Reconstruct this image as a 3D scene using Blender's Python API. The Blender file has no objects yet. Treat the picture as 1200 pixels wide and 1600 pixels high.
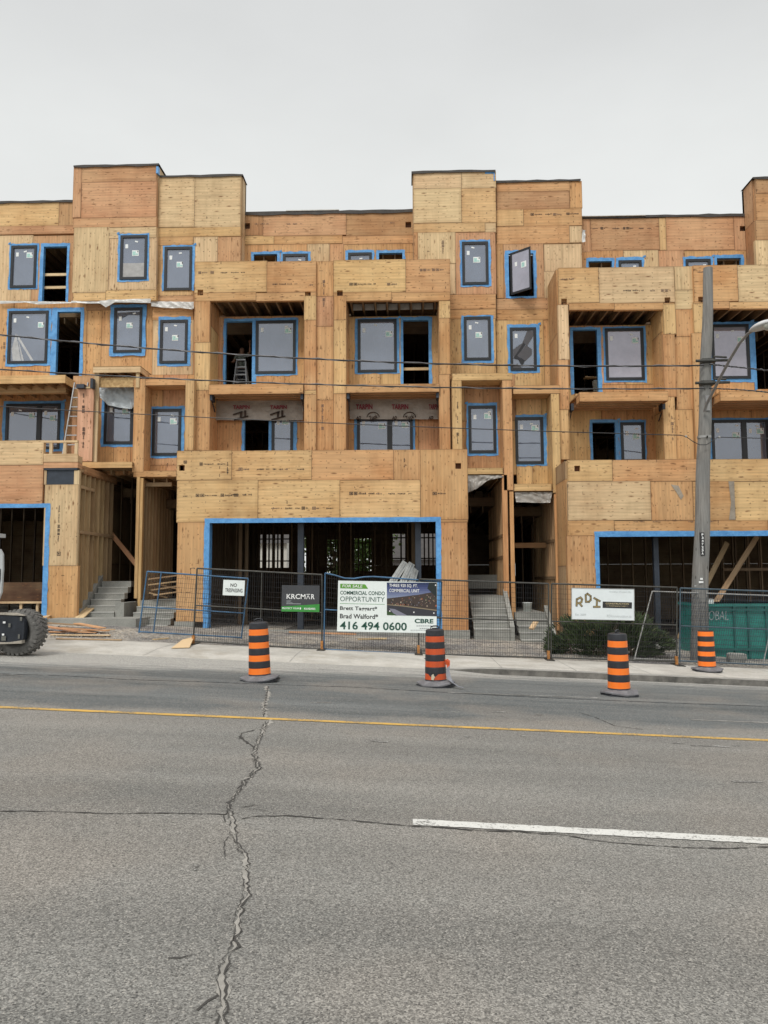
import bpy, math, random
from mathutils import Matrix, Vector, Euler, noise
random.seed(7)
sc = bpy.context.scene
R = math.radians
# ------------------------------------------------------------------ camera
PITCH, YAW, ROLL, CAMH, F = 5.0, 1.72, -0.23, 1.65, 1200.0
cam = bpy.data.cameras.new("camera"); camo = bpy.data.objects.new("camera", cam)
sc.collection.objects.link(camo); sc.camera = camo
cam.sensor_fit = 'VERTICAL'; cam.sensor_height = 24; cam.lens = 24*F/1600
cam.clip_start = .05; cam.clip_end = 3000
MR = Matrix.Rotation(R(YAW),3,'Z') @ Matrix.Rotation(R(90+PITCH),3,'X') @ Matrix.Rotation(R(ROLL),3,'Z')
camo.location = (0,0,CAMH); camo.rotation_euler = MR.to_euler()
# ------------------------------------------------------------------ world: bright hazy overcast
SUN_EL, SUN_AZ = 52, 200     # behind the camera, a little left
w = bpy.data.worlds.new("World"); sc.world = w; w.use_nodes = True
nt = w.node_tree; nt.nodes.clear(); N = nt.nodes; L = nt.links
out = N.new('ShaderNodeOutputWorld'); bg = N.new('ShaderNodeBackground'); bg.inputs[1].default_value = 0.131
sky = N.new('ShaderNodeTexSky'); sky.sky_type = 'NISHITA'; sky.sun_disc = False
sky.sun_elevation = R(SUN_EL); sky.sun_rotation = R(SUN_AZ); sky.air_density = 1.0; sky.dust_density = 6
hs = N.new('ShaderNodeHueSaturation'); hs.inputs['Saturation'].default_value = 0.12
tc = N.new('ShaderNodeTexCoord'); sx = N.new('ShaderNodeSeparateXYZ'); L.new(tc.outputs['Generated'], sx.inputs[0])
cr = N.new('ShaderNodeValToRGB'); cr.color_ramp.interpolation = 'EASE'
el = cr.color_ramp.elements
el[0].position = 0.0; el[0].color = (6.35,6.5,6.38,1)
el[1].position = 1.0; el[1].color = (9.5,9.5,9.6,1)
for p,c in ((.30,(6.1,6.24,6.14,1)),(.45,(5.4,5.52,5.46,1)),(.62,(4.6,4.68,4.68,1)),(.75,(6.6,6.6,6.7,1))):
    e = el.new(p); e.color = c
L.new(sx.outputs[2], cr.inputs[0])
# soft cloud mottling
nz = N.new('ShaderNodeTexNoise'); nz.inputs['Scale'].default_value = 2.2; nz.inputs['Detail'].default_value = 5; nz.inputs['Roughness'].default_value=.55
mp = N.new('ShaderNodeMapping'); mp.inputs['Scale'].default_value=(1,1,2.2); L.new(tc.outputs['Generated'], mp.inputs[0]); L.new(mp.outputs[0], nz.inputs['Vector'])
mr = N.new('ShaderNodeMapRange'); mr.inputs[1].default_value=.25; mr.inputs[2].default_value=.75; mr.inputs[3].default_value=.935; mr.inputs[4].default_value=1.06
L.new(nz.outputs[0], mr.inputs[0])
mul = N.new('ShaderNodeMixRGB'); mul.blend_type='MULTIPLY'; mul.inputs[0].default_value=1
L.new(cr.outputs[0], mul.inputs[1]); L.new(mr.outputs[0], mul.inputs[2])
mx = N.new('ShaderNodeMixRGB'); mx.inputs[0].default_value = .93
L.new(sky.outputs[0], hs.inputs['Color']); L.new(hs.outputs[0], mx.inputs[1]); L.new(mul.outputs[0], mx.inputs[2])
L.new(mx.outputs[0], bg.inputs[0]); L.new(bg.outputs[0], out.inputs[0])
# ------------------------------------------------------------------ sun
sl = bpy.data.lights.new("sun", 'SUN'); sl.energy = 1.5; sl.angle = R(14); sl.color = (1,.955,.88)
so = bpy.data.objects.new("sun", sl); sc.collection.objects.link(so)
sd = Vector((math.sin(R(SUN_AZ))*math.cos(R(SUN_EL)), math.cos(R(SUN_AZ))*math.cos(R(SUN_EL)), math.sin(R(SUN_EL))))
so.rotation_euler = sd.to_track_quat('Z','Y').to_euler()
sc.view_settings.view_transform = 'Standard'; sc.view_settings.look = 'None'
sc.view_settings.exposure = 0.25; sc.view_settings.gamma = 1
sc.cycles.use_denoising = True
sc.cycles.max_bounces = 8; sc.cycles.diffuse_bounces = 4

# ------------------------------------------------------------------ helpers
def ray(px, py):
    return MR @ Vector(((px-600)/F, -(py-800)/F, -1))
def P(px, py, Y):                       # pixel of the photograph -> point on the plane at depth Y
    d = ray(px, py); return Vector((0,0,CAMH)) + d*(Y/d.y)
def W(x0, x1, y0, y1, Y):
    xm, ym = (x0+x1)/2, (y0+y1)/2
    return P(x0,ym,Y).x, P(x1,ym,Y).x, P(xm,y1,Y).z, P(xm,y0,Y).z
S = .044
KX = 1.3
def sm(a,b,x):
    t = min(1,max(0,(x-a)/(b-a))); return t*t*(3-2*t)
def lin(x, pts):
    if x <= pts[0][0]: return pts[0][1]
    for (a,b),(c,d) in zip(pts, pts[1:]):
        if x <= c: return b+(d-b)*(x-a)/(c-a)
    return pts[-1][1]
def gz(X, Y):
    k = sm(KX-.7, KX+.5, X)
    road = lin(Y, [(4,0),(9,-.03),(15.6,-.18)])
    if Y <= 15.6002: z = road if k>.99 else road + (1-k)*.06*sm(14.0,15.6,Y)
    elif Y <= 18: z = -.18 + (1-k)*(.06+.06*sm(15.6,16.8,Y)) + k*.12
    else: z = lin(Y, [(18,-.06),(20.6,.06),(60,.1)])
    return z - S*max(-25,min(25,X))
def G(px, py):                          # pixel -> point on the ground
    d = ray(px,py); o = Vector((0,0,CAMH)); t = 2.0
    while t < 80:
        p = o+d*t
        if p.z < gz(p.x,p.y): break
        t += .05
    a,b = t-.05,t
    for _ in range(20):
        m=(a+b)/2; p=o+d*m
        if p.z < gz(p.x,p.y): b=m
        else: a=m
    p = o+d*b; return Vector((p.x,p.y,gz(p.x,p.y)))

class MB:
    def __init__(s): s.v=[]; s.f=[]; s.m=[]; s.ua=[]; s.ub=[]; s.t=[]; s.mats=[]; s.smooth=[]; s.cuts=[]
    def mi(s, mat):
        if mat not in s.mats: s.mats.append(mat)
        return s.mats.index(mat)
    def face(s, pts, mat, ua=None, ub=None, tone=(1,1,1,0), smooth=False):
        i=len(s.v); s.v += [tuple(p) for p in pts]; n=len(pts)
        s.f.append(tuple(range(i,i+n))); s.m.append(s.mi(mat))
        s.ua.append(ua or [(0.5,0.5)]*n); s.ub.append(ub or [(0.5,0.5)]*n); s.t.append(tone); s.smooth.append(smooth)
    def faces(s, verts, faces, mat, tone=(1,1,1,0), smooth=True):
        i=len(s.v); s.v += [tuple(p) for p in verts]
        for f in faces:
            s.f.append(tuple(i+k for k in f)); s.m.append(s.mi(mat)); n=len(f)
            s.ua.append([(.5,.5)]*n); s.ub.append([(.5,.5)]*n); s.t.append(tone); s.smooth.append(smooth)
    def quad(s, a,b,c,d, mat, tone=(1,1,1,0), rot=False, lu=None):
        # a->b is u, a->d is v ; lengths in metres
        a,b,c,d=map(Vector,(a,b,c,d)); Lu=(b-a).length; Lv=(d-a).length
        ua=[(0,0),(Lu,0),(Lu,Lv),(0,Lv)]; ub=[(Lu,Lv),(0,Lv),(0,0),(Lu,0)]
        if rot: ua=[(y,x) for x,y in ua]; ub=[(y,x) for x,y in ub]
        s.face((a,b,c,d),mat,ua,ub,tone)
    def box(s, x0,x1,y0,y1,z0,z1, mat, tone=(1,1,1,0), rot=None):
        if x0>x1:x0,x1=x1,x0
        if y0>y1:y0,y1=y1,y0
        if z0>z1:z0,z1=z1,z0
        def r(l,h): return (h>l) if rot is None else rot
        dx,dy,dz=x1-x0,y1-y0,z1-z0
        s.quad((x0,y0,z0),(x1,y0,z0),(x1,y0,z1),(x0,y0,z1),mat,tone,r(dx,dz))
        s.quad((x1,y1,z0),(x0,y1,z0),(x0,y1,z1),(x1,y1,z1),mat,tone,r(dx,dz))
        s.quad((x0,y1,z0),(x0,y0,z0),(x0,y0,z1),(x0,y1,z1),mat,tone,r(dy,dz))
        s.quad((x1,y0,z0),(x1,y1,z0),(x1,y1,z1),(x1,y0,z1),mat,tone,r(dy,dz))
        s.quad((x0,y0,z1),(x1,y0,z1),(x1,y1,z1),(x0,y1,z1),mat,tone,dy>dx)
        s.quad((x0,y1,z0),(x1,y1,z0),(x1,y0,z0),(x0,y0,z0),mat,tone,dy>dx)
    def bar(s, p, q, w, t, mat, tone=(1,1,1,0), up=(0,1,0)):
        p,q=Vector(p),Vector(q); d=(q-p); Ln=d.length; d=d.normalized(); up=Vector(up)
        sd=d.cross(up)
        if sd.length<1e-4: sd=d.cross(Vector((1,0,0)))
        sd.normalize(); u2=sd.cross(d).normalized(); a=sd*w/2; b=u2*t/2
        c=[p-a-b,p+a-b,p+a+b,p-a+b]; e=[x+d*Ln for x in c]
        for k in range(4):
            j=(k+1)%4; s.quad(c[k],e[k],e[j],c[j],mat,tone)
        s.quad(c[3],c[2],c[1],c[0],mat,tone); s.quad(*e,mat,tone)
    def tube(s, pts, r, mat, n=6, tone=(1,1,1,0), caps=True, smooth=True):
        pts=[Vector(p) for p in pts]; rs = r if isinstance(r,(list,tuple)) else [r]*len(pts)
        vs=[];fs=[]
        for i,p in enumerate(pts):
            d=(pts[min(i+1,len(pts)-1)]-pts[max(i-1,0)]).normalized()
            a=d.cross(Vector((0,0,1)) if abs(d.z)<.9 else Vector((1,0,0))).normalized(); b=d.cross(a)
            for k in range(n):
                th=2*math.pi*k/n; vs.append(p+(a*math.cos(th)+b*math.sin(th))*rs[i])
        for i in range(len(pts)-1):
            for k in range(n):
                j=(k+1)%n; fs.append((i*n+k,i*n+j,(i+1)*n+j,(i+1)*n+k))
        s.faces(vs,fs,mat,tone,smooth)
        if caps: s.faces(vs[:n],[tuple(range(n))],mat,tone,False); s.faces(vs[-n:],[tuple(range(n-1,-1,-1))],mat,tone,False)
    def lathe(s, prof, mat, n=32, c=(0,0,0), tone=(1,1,1,0), axis='z', fn=None, smooth=True):
        vs=[];fs=[]; c=Vector(c)
        for (r,h) in prof:
            for k in range(n):
                th=2*math.pi*k/n
                if axis=='z': p=Vector((r*math.cos(th),r*math.sin(th),h))
                else: p=Vector((r*math.cos(th),h,r*math.sin(th)))
                if fn: p=fn(p,th)
                vs.append(p+c)
        for i in range(len(prof)-1):
            for k in range(n):
                j=(k+1)%n; fs.append((i*n+k,i*n+j,(i+1)*n+j,(i+1)*n+k))
        s.faces(vs,fs,mat,tone,smooth)
    def text(s, txt, x0,x1,z0,z1, Y, mat, bold=0, shear=0, rotdeg=0, keep=False):
        # fits the words in a rectangle of the vertical plane at depth Y
        cu=bpy.data.curves.new('t','FONT'); cu.body=txt; cu.offset=bold; cu.shear=shear; cu.resolution_u=3
        cu.extrude=0
        o=bpy.data.objects.new('t',cu); sc.collection.objects.link(o)
        dg=bpy.context.evaluated_depsgraph_get(); me=o.evaluated_get(dg).to_mesh()
        co=[v.co.copy() for v in me.vertices]; fs=[tuple(p.vertices) for p in me.polygons]
        o.evaluated_get(dg).to_mesh_clear(); bpy.data.objects.remove(o); bpy.data.curves.remove(cu)
        if not co: return
        ax=min(c.x for c in co);bx=max(c.x for c in co);ay=min(c.y for c in co);by=max(c.y for c in co)
        vs=[]
        for c in co:
            u=(c.x-ax)/(bx-ax); v=(c.y-ay)/max(1e-6,(by-ay))
            vs.append(Vector((x0+(x1-x0)*u, Y, z0+(z1-z0)*v)))
        if rotdeg:
            m=Vector(((x0+x1)/2,Y,(z0+z1)/2)); M=Matrix.Rotation(R(rotdeg),3,'Y'); vs=[m+M@(q-m) for q in vs]
        s.faces(vs,fs,mat,smooth=False)
    def cut(s):                      # what follows is a piece (an object) of its own
        if s.f and (not s.cuts or s.cuts[-1]!=len(s.f)): s.cuts.append(len(s.f))
    def build(s, name, parent=None):
        if s.cuts:
            ed=[0]+[c for c in s.cuts if c<len(s.f)]+[len(s.f)]; first=None
            for a,c in zip(ed,ed[1:]):
                q=MB(); q.mats=list(s.mats); mp_={}
                for k in range(a,c):
                    f=[]
                    for i in s.f[k]:
                        if i not in mp_: mp_[i]=len(q.v); q.v.append(s.v[i])
                        f.append(mp_[i])
                    q.f.append(tuple(f)); q.m.append(s.m[k]); q.ua.append(s.ua[k]); q.ub.append(s.ub[k]); q.t.append(s.t[k]); q.smooth.append(s.smooth[k])
                o=q.build(name,parent); first=first or o
            return first
        me=bpy.data.meshes.new(name); me.from_pydata(s.v,[],s.f)
        for m in s.mats: me.materials.append(m)
        me.polygons.foreach_set('material_index', s.m)
        me.polygons.foreach_set('use_smooth', s.smooth)
        A=me.uv_layers.new(name='ua'); B=me.uv_layers.new(name='ub')
        fa=[c for f in s.ua for uv in f for c in uv]; fb=[c for f in s.ub for uv in f for c in uv]
        A.data.foreach_set('uv',fa); B.data.foreach_set('uv',fb)
        ca=me.color_attributes.new('tone','FLOAT_COLOR','CORNER')
        ca.data.foreach_set('color',[c for f,t in zip(s.f,s.t) for _ in f for c in t])
        me.update()
        o=bpy.data.objects.new(name,me); sc.collection.objects.link(o)
        if parent: attach(o,parent)
        return o
def attach(o,parent):
    o.parent=parent; o.matrix_parent_inverse = Matrix.Translation(-WL(parent))
LOC={}
def WL(o): return LOC.get(o.name, Vector((0,0,0)))
def tag(o,label=None,cat=None,group=None,kind=None):
    if label:o['label']=label
    if cat:o['category']=cat
    if group:o['group']=group
    if kind:o['kind']=kind
    return o
def empty(name, loc, label, cat, group=None):
    o=bpy.data.objects.new(name,None); sc.collection.objects.link(o); o.location=loc; LOC[o.name]=Vector(loc)
    o.empty_display_size=.2
    return tag(o,label,cat,group)

# ------------------------------------------------------------------ materials
def mat(name):
    m=bpy.data.materials.new(name); m.use_nodes=True; n=m.node_tree.nodes; l=m.node_tree.links
    return m,n,l,n['Principled BSDF']
def nd(n,t,**k):
    x=n.new('ShaderNode'+t)
    for a,b in k.items(): setattr(x,a,b)
    return x
def math_(n,l,op,a,b=None,c=None,clamp=False):
    x=n.new('ShaderNodeMath'); x.operation=op; x.use_clamp=clamp
    for i,v in enumerate((a,b,c)):
        if v is None: continue
        if isinstance(v,(int,float)): x.inputs[i].default_value=v
        else: l.new(v,x.inputs[i])
    return x.outputs[0]
def mixc(n,l,fac,a,b,blend='MIX'):
    x=n.new('ShaderNodeMixRGB'); x.blend_type=blend
    for i,v in ((0,fac),(1,a),(2,b)):
        if isinstance(v,(int,float)): x.inputs[i].default_value=v
        elif isinstance(v,tuple): x.inputs[i].default_value=v if len(v)==4 else (*v,1)
        else: l.new(v,x.inputs[i])
    return x.outputs[0]
def noise_(n,l,vec,scale,detail=3,rough=.6,dim='3D'):
    x=n.new('ShaderNodeTexNoise'); x.inputs['Scale'].default_value=scale; x.inputs['Detail'].default_value=detail; x.inputs['Roughness'].default_value=rough
    if vec is not None: l.new(vec,x.inputs['Vector'])
    return x.outputs[0]
def rng(n,l,v,a,b,c,d):
    x=n.new('ShaderNodeMapRange'); l.new(v,x.inputs[0])
    for i,q in enumerate((a,b,c,d)): x.inputs[i+1].default_value=q
    return x.outputs[0]
def plain(name,col,rough=.6,metal=0,nscale=6,amt=.12,bump=0,spec=.5):
    m,n,l,b=mat(name); tc=n.new('ShaderNodeTexCoord')
    f=noise_(n,l,tc.outputs['Object'],nscale,4)
    f2=noise_(n,l,tc.outputs['Object'],nscale*7,3)
    k=math_(n,l,'ADD',rng(n,l,f,.3,.7,1-amt,1+amt),rng(n,l,f2,.3,.7,-amt*.5,amt*.5))
    c=mixc(n,l,1.0,col,k,'MULTIPLY'); l.new(c,b.inputs['Base Color'])
    b.inputs['Roughness'].default_value=rough; b.inputs['Metallic'].default_value=metal; b.inputs['Specular IOR Level'].default_value=spec
    if bump:
        bp=n.new('ShaderNodeBump'); bp.inputs['Strength'].default_value=bump; bp.inputs['Distance'].default_value=.02; l.new(f2,bp.inputs['Height']); l.new(bp.outputs[0],b.inputs['Normal'])
    return m
def wood(name, ply=True):
    m,n,l,b=mat(name)
    ua=n.new('ShaderNodeUVMap'); ua.uv_map='ua'; ub=n.new('ShaderNodeUVMap'); ub.uv_map='ub'
    at=n.new('ShaderNodeAttribute'); at.attribute_name='tone'
    seed=math_(n,l,'MULTIPLY',at.outputs['Alpha'],57.0)
    def vec(su,sv):
        s_=n.new('ShaderNodeSeparateXYZ'); l.new(ua.outputs[0],s_.inputs[0])
        c=n.new('ShaderNodeCombineXYZ')
        l.new(math_(n,l,'MULTIPLY_ADD',s_.outputs[0],su,seed),c.inputs[0]); l.new(math_(n,l,'MULTIPLY_ADD',s_.outputs[1],sv,seed),c.inputs[1]); l.new(seed,c.inputs[2])
        return c.outputs[0]
    col=at.outputs['Color']
    # broad cathedral grain, distorted
    g1=noise_(n,l,vec(.9,9),1,5,.62)
    wv=n.new('ShaderNodeTexWave'); wv.wave_type='BANDS'; wv.bands_direction='Y'; wv.inputs['Scale'].default_value=1; wv.inputs['Distortion'].default_value=6; wv.inputs['Detail'].default_value=3; wv.inputs['Detail Scale'].default_value=.6
    l.new(vec(.5,3.2),wv.inputs['Vector'])
    g3=noise_(n,l,vec(3,60),1,3,.6)
    big=noise_(n,l,vec(.6,.9),1,4,.6)
    k=math_(n,l,'ADD',rng(n,l,g1,.25,.75,.78,1.2),rng(n,l,wv.outputs['Fac'],0,1,-.07,.06))
    k=math_(n,l,'ADD',k,rng(n,l,g3,.3,.7,-.07,.07))
    c=mixc(n,l,1.0,col,k,'MULTIPLY')
    c=mixc(n,l,rng(n,l,big,.35,.75,0,.3),c,(.66,.48,.26),'MIX') if ply else c
    c=mixc(n,l,rng(n,l,big,.3,.55,.35,0),c,(.62,.42,.26),'MULTIPLY')
    # weather grime
    tc=n.new('ShaderNodeTexCoord')
    ms=n.new('ShaderNodeMapping'); ms.inputs['Scale'].default_value=(1.6,1.6,.35); l.new(tc.outputs['Object'],ms.inputs[0])
    gr=noise_(n,l,ms.outputs[0],1.3,5,.65)
    c=mixc(n,l,rng(n,l,gr,.5,.75,0,.4),c,(.5,.44,.38),'MULTIPLY')
    # knots and patches
    for (su,sv,th,fac) in (((1.7,5.5,.11,.9),(4.6,12,.15,.7)) if ply else ((2.0,12,.07,.5),)):
        vo=n.new('ShaderNodeTexVoronoi'); vo.inputs['Scale'].default_value=1; l.new(vec(su,sv),vo.inputs['Vector'])
        kf=rng(n,l,vo.outputs['Distance'],th*.5,th*1.6,fac,0)
        c=mixc(n,l,kf,c,(.20,.10,.045))
    if ply:
        s_=n.new('ShaderNodeSeparateXYZ'); l.new(ua.outputs[0],s_.inputs[0])
        e_=n.new('ShaderNodeSeparateXYZ'); l.new(ub.outputs[0],e_.inputs[0])
        # nails along the studs
        fu=math_(n,l,'ABSOLUTE',math_(n,l,'SUBTRACT',math_(n,l,'FRACT',math_(n,l,'ADD',math_(n,l,'DIVIDE',s_.outputs[0],.406),.46)),.5))
        wob=noise_(n,l,vec(5,5),1,2,.5)
        fv=math_(n,l,'ABSOLUTE',math_(n,l,'SUBTRACT',math_(n,l,'FRACT',math_(n,l,'ADD',math_(n,l,'DIVIDE',s_.outputs[1],.21),math_(n,l,'MULTIPLY',wob,1.6))),.5))
        nl=math_(n,l,'MULTIPLY',math_(n,l,'LESS_THAN',fu,.035),math_(n,l,'LESS_THAN',fv,.075))
        c=mixc(n,l,math_(n,l,'MULTIPLY',nl,rng(n,l,noise_(n,l,vec(1.3,1.7),1,2,.5),.4,.62,.1,.75)),c,(.09,.055,.035))
        # joints between the sheets
        ed=math_(n,l,'MINIMUM',math_(n,l,'MINIMUM',s_.outputs[0],s_.outputs[1]),math_(n,l,'MINIMUM',e_.outputs[0],e_.outputs[1]))
        c=mixc(n,l,rng(n,l,ed,.005,.012,.62,0),c,(.06,.04,.03))
        c=mixc(n,l,rng(n,l,ed,.0,.10,.22,0),c,(.45,.33,.22),'MULTIPLY')
    l.new(c,b.inputs['Base Color']); b.inputs['Roughness'].default_value=.78; b.inputs['Specular IOR Level'].default_value=.25
    bp=n.new('ShaderNodeBump'); bp.inputs['Strength'].default_value=.25; bp.inputs['Distance'].default_value=.01
    l.new(math_(n,l,'ADD',g3,g1),bp.inputs['Height']); l.new(bp.outputs[0],b.inputs['Normal'])
    return m
PLY=wood('plywood'); LUM=wood('lumber',False)
def osbm():
    m,n,l,b=mat('strand_board'); tc=n.new('ShaderNodeTexCoord')
    v=n.new('ShaderNodeTexVoronoi'); v.inputs['Scale'].default_value=14; l.new(tc.outputs['Object'],v.inputs['Vector'])
    c=mixc(n,l,v.outputs['Color'],(.60,.42,.2),(.34,.21,.09)); l.new(c,b.inputs['Base Color']); b.inputs['Roughness'].default_value=.8; return m
OSB=osbm()
def tapem():
    m,n,l,b=mat('blue_flashing'); tc=n.new('ShaderNodeTexCoord')
    a=noise_(n,l,tc.outputs['Object'],7,4,.65); d=noise_(n,l,tc.outputs['Object'],30,3)
    c=mixc(n,l,rng(n,l,a,.3,.7,0,1),(.07,.25,.56),(.14,.40,.76))
    v=n.new('ShaderNodeTexVoronoi'); v.inputs['Scale'].default_value=9; l.new(tc.outputs['Object'],v.inputs['Vector'])
    c=mixc(n,l,rng(n,l,v.outputs['Distance'],.08,.12,.45,0),c,(.35,.55,.75))
    l.new(c,b.inputs['Base Color']); b.inputs['Roughness'].default_value=.45
    bp=n.new('ShaderNodeBump'); bp.inputs['Strength'].default_value=.6; bp.inputs['Distance'].default_value=.03; l.new(a,bp.inputs['Height']); l.new(bp.outputs[0],b.inputs['Normal'])
    return m
TAPE=tapem()
FRM=plain('black_frame',(.012,.014,.018),.4,0,5,.2)
def glassm(name,tint,fac,dcol,dm):
    m=bpy.data.materials.new(name); m.use_nodes=True; n=m.node_tree.nodes; l=m.node_tree.links; n.clear()
    o=n.new('ShaderNodeOutputMaterial'); gl=n.new('ShaderNodeBsdfGlossy'); gl.inputs['Roughness'].default_value=.02; gl.inputs['Color'].default_value=(*tint,1)
    tr=n.new('ShaderNodeBsdfTransparent'); tr.inputs['Color'].default_value=(.55,.58,.6,1)
    df=n.new('ShaderNodeBsdfDiffuse'); df.inputs['Color'].default_value=(*dcol,1)
    tc=n.new('ShaderNodeTexCoord'); nz=noise_(n,l,tc.outputs['Object'],1.1,2)
    n5=noise_(n,l,tc.outputs['Object'],.9,5,.65); l.new(mixc(n,l,1.0,(*dcol,1),rng(n,l,n5,.3,.7,.72,1.25),'MULTIPLY'),df.inputs['Color'])
    bp=n.new('ShaderNodeBump'); bp.inputs['Strength'].default_value=.025; bp.inputs['Distance'].default_value=.02; l.new(nz,bp.inputs['Height']); l.new(bp.outputs[0],gl.inputs['Normal'])
    m1=n.new('ShaderNodeMixShader'); m1.inputs[0].default_value=dm; l.new(tr.outputs[0],m1.inputs[1]); l.new(df.outputs[0],m1.inputs[2])
    m2=n.new('ShaderNodeMixShader'); m2.inputs[0].default_value=fac; l.new(m1.outputs[0],m2.inputs[1]); l.new(gl.outputs[0],m2.inputs[2]); l.new(m2.outputs[0],o.inputs[0])
    return m
GLASS=glassm('window_glass',(.86,.90,1.0),.19,(.165,.20,.27),.60)
GLASSL=glassm('window_glass_pale',(.92,.9,1.0),.18,(.36,.36,.43),.75)
PAPER=plain('paper_white',(.78,.82,.82),.7,0,20,.05)
PAPERG=plain('paper_teal',(.38,.62,.58),.7,0,30,.3)
INK=plain('stamp_ink',(.05,.035,.028),.8,0,20,.3)
INKR=plain('stamp_ink_faded',(.17,.11,.08),.8,0,20,.3)
MEMB=plain('roof_membrane',(.05,.045,.042),.7,0,4,.3)
MEMW=plain('pale_membrane',(.55,.55,.53),.6,0,4,.15)
DARKM=plain('dark_interior',(.02,.018,.016),.9)
STEEL=plain('steel_blue_grey',(.035,.045,.062),.5,.2,4,.2)
def conc(name,c0,c1,sc_=1.5,bump=.3):
    m,n,l,b=mat(name); tc=n.new('ShaderNodeTexCoord')
    a=noise_(n,l,tc.outputs['Object'],sc_,6,.65); d=noise_(n,l,tc.outputs['Object'],sc_*24,4,.7)
    c=mixc(n,l,rng(n,l,a,.3,.7,0,1),c0,c1); c=mixc(n,l,1.0,c,rng(n,l,d,.3,.7,.82,1.15),'MULTIPLY')
    if 'sidewalk' in name:
        st=noise_(n,l,tc.outputs['Object'],.8,6,.72); c=mixc(n,l,rng(n,l,st,.5,.66,0,.55),c,(.30,.265,.21))
    l.new(c,b.inputs['Base Color']); b.inputs['Roughness'].default_value=.9
    bp=n.new('ShaderNodeBump'); bp.inputs['Strength'].default_value=bump; bp.inputs['Distance'].default_value=.02; l.new(d,bp.inputs['Height']); l.new(bp.outputs[0],b.inputs['Normal'])
    return m
CONC=conc('concrete',(.22,.225,.21),(.36,.36,.33))
WALK=conc('sidewalk_concrete',(.37,.355,.32),(.58,.56,.51),1.4,.3)
KERB=conc('kerb_concrete',(.20,.195,.18),(.42,.41,.38),3,.4)
def gravelm():
    m,n,l,b=mat('site_gravel'); tc=n.new('ShaderNodeTexCoord')
    v=n.new('ShaderNodeTexVoronoi'); v.inputs['Scale'].default_value=24; l.new(tc.outputs['Object'],v.inputs['Vector'])
    a=noise_(n,l,tc.outputs['Object'],.9,5,.6); d=noise_(n,l,tc.outputs['Object'],40,3)
    c=mixc(n,l,rng(n,l,a,.35,.65,0,1),(.17,.165,.165),(.40,.36,.30))
    s_=n.new('ShaderNodeSeparateXYZ'); l.new(v.outputs['Color'],s_.inputs[0])
    c=mixc(n,l,1.0,c,rng(n,l,s_.outputs[0],0,1,.55,1.45),'MULTIPLY')
    l.new(c,b.inputs['Base Color']); b.inputs['Roughness'].default_value=.95
    bp=n.new('ShaderNodeBump'); bp.inputs['Strength'].default_value=.8; bp.inputs['Distance'].default_value=.03; l.new(v.outputs['Distance'],bp.inputs['Height']); l.new(bp.outputs[0],b.inputs['Normal'])
    return m
GRAV=gravelm()
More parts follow.
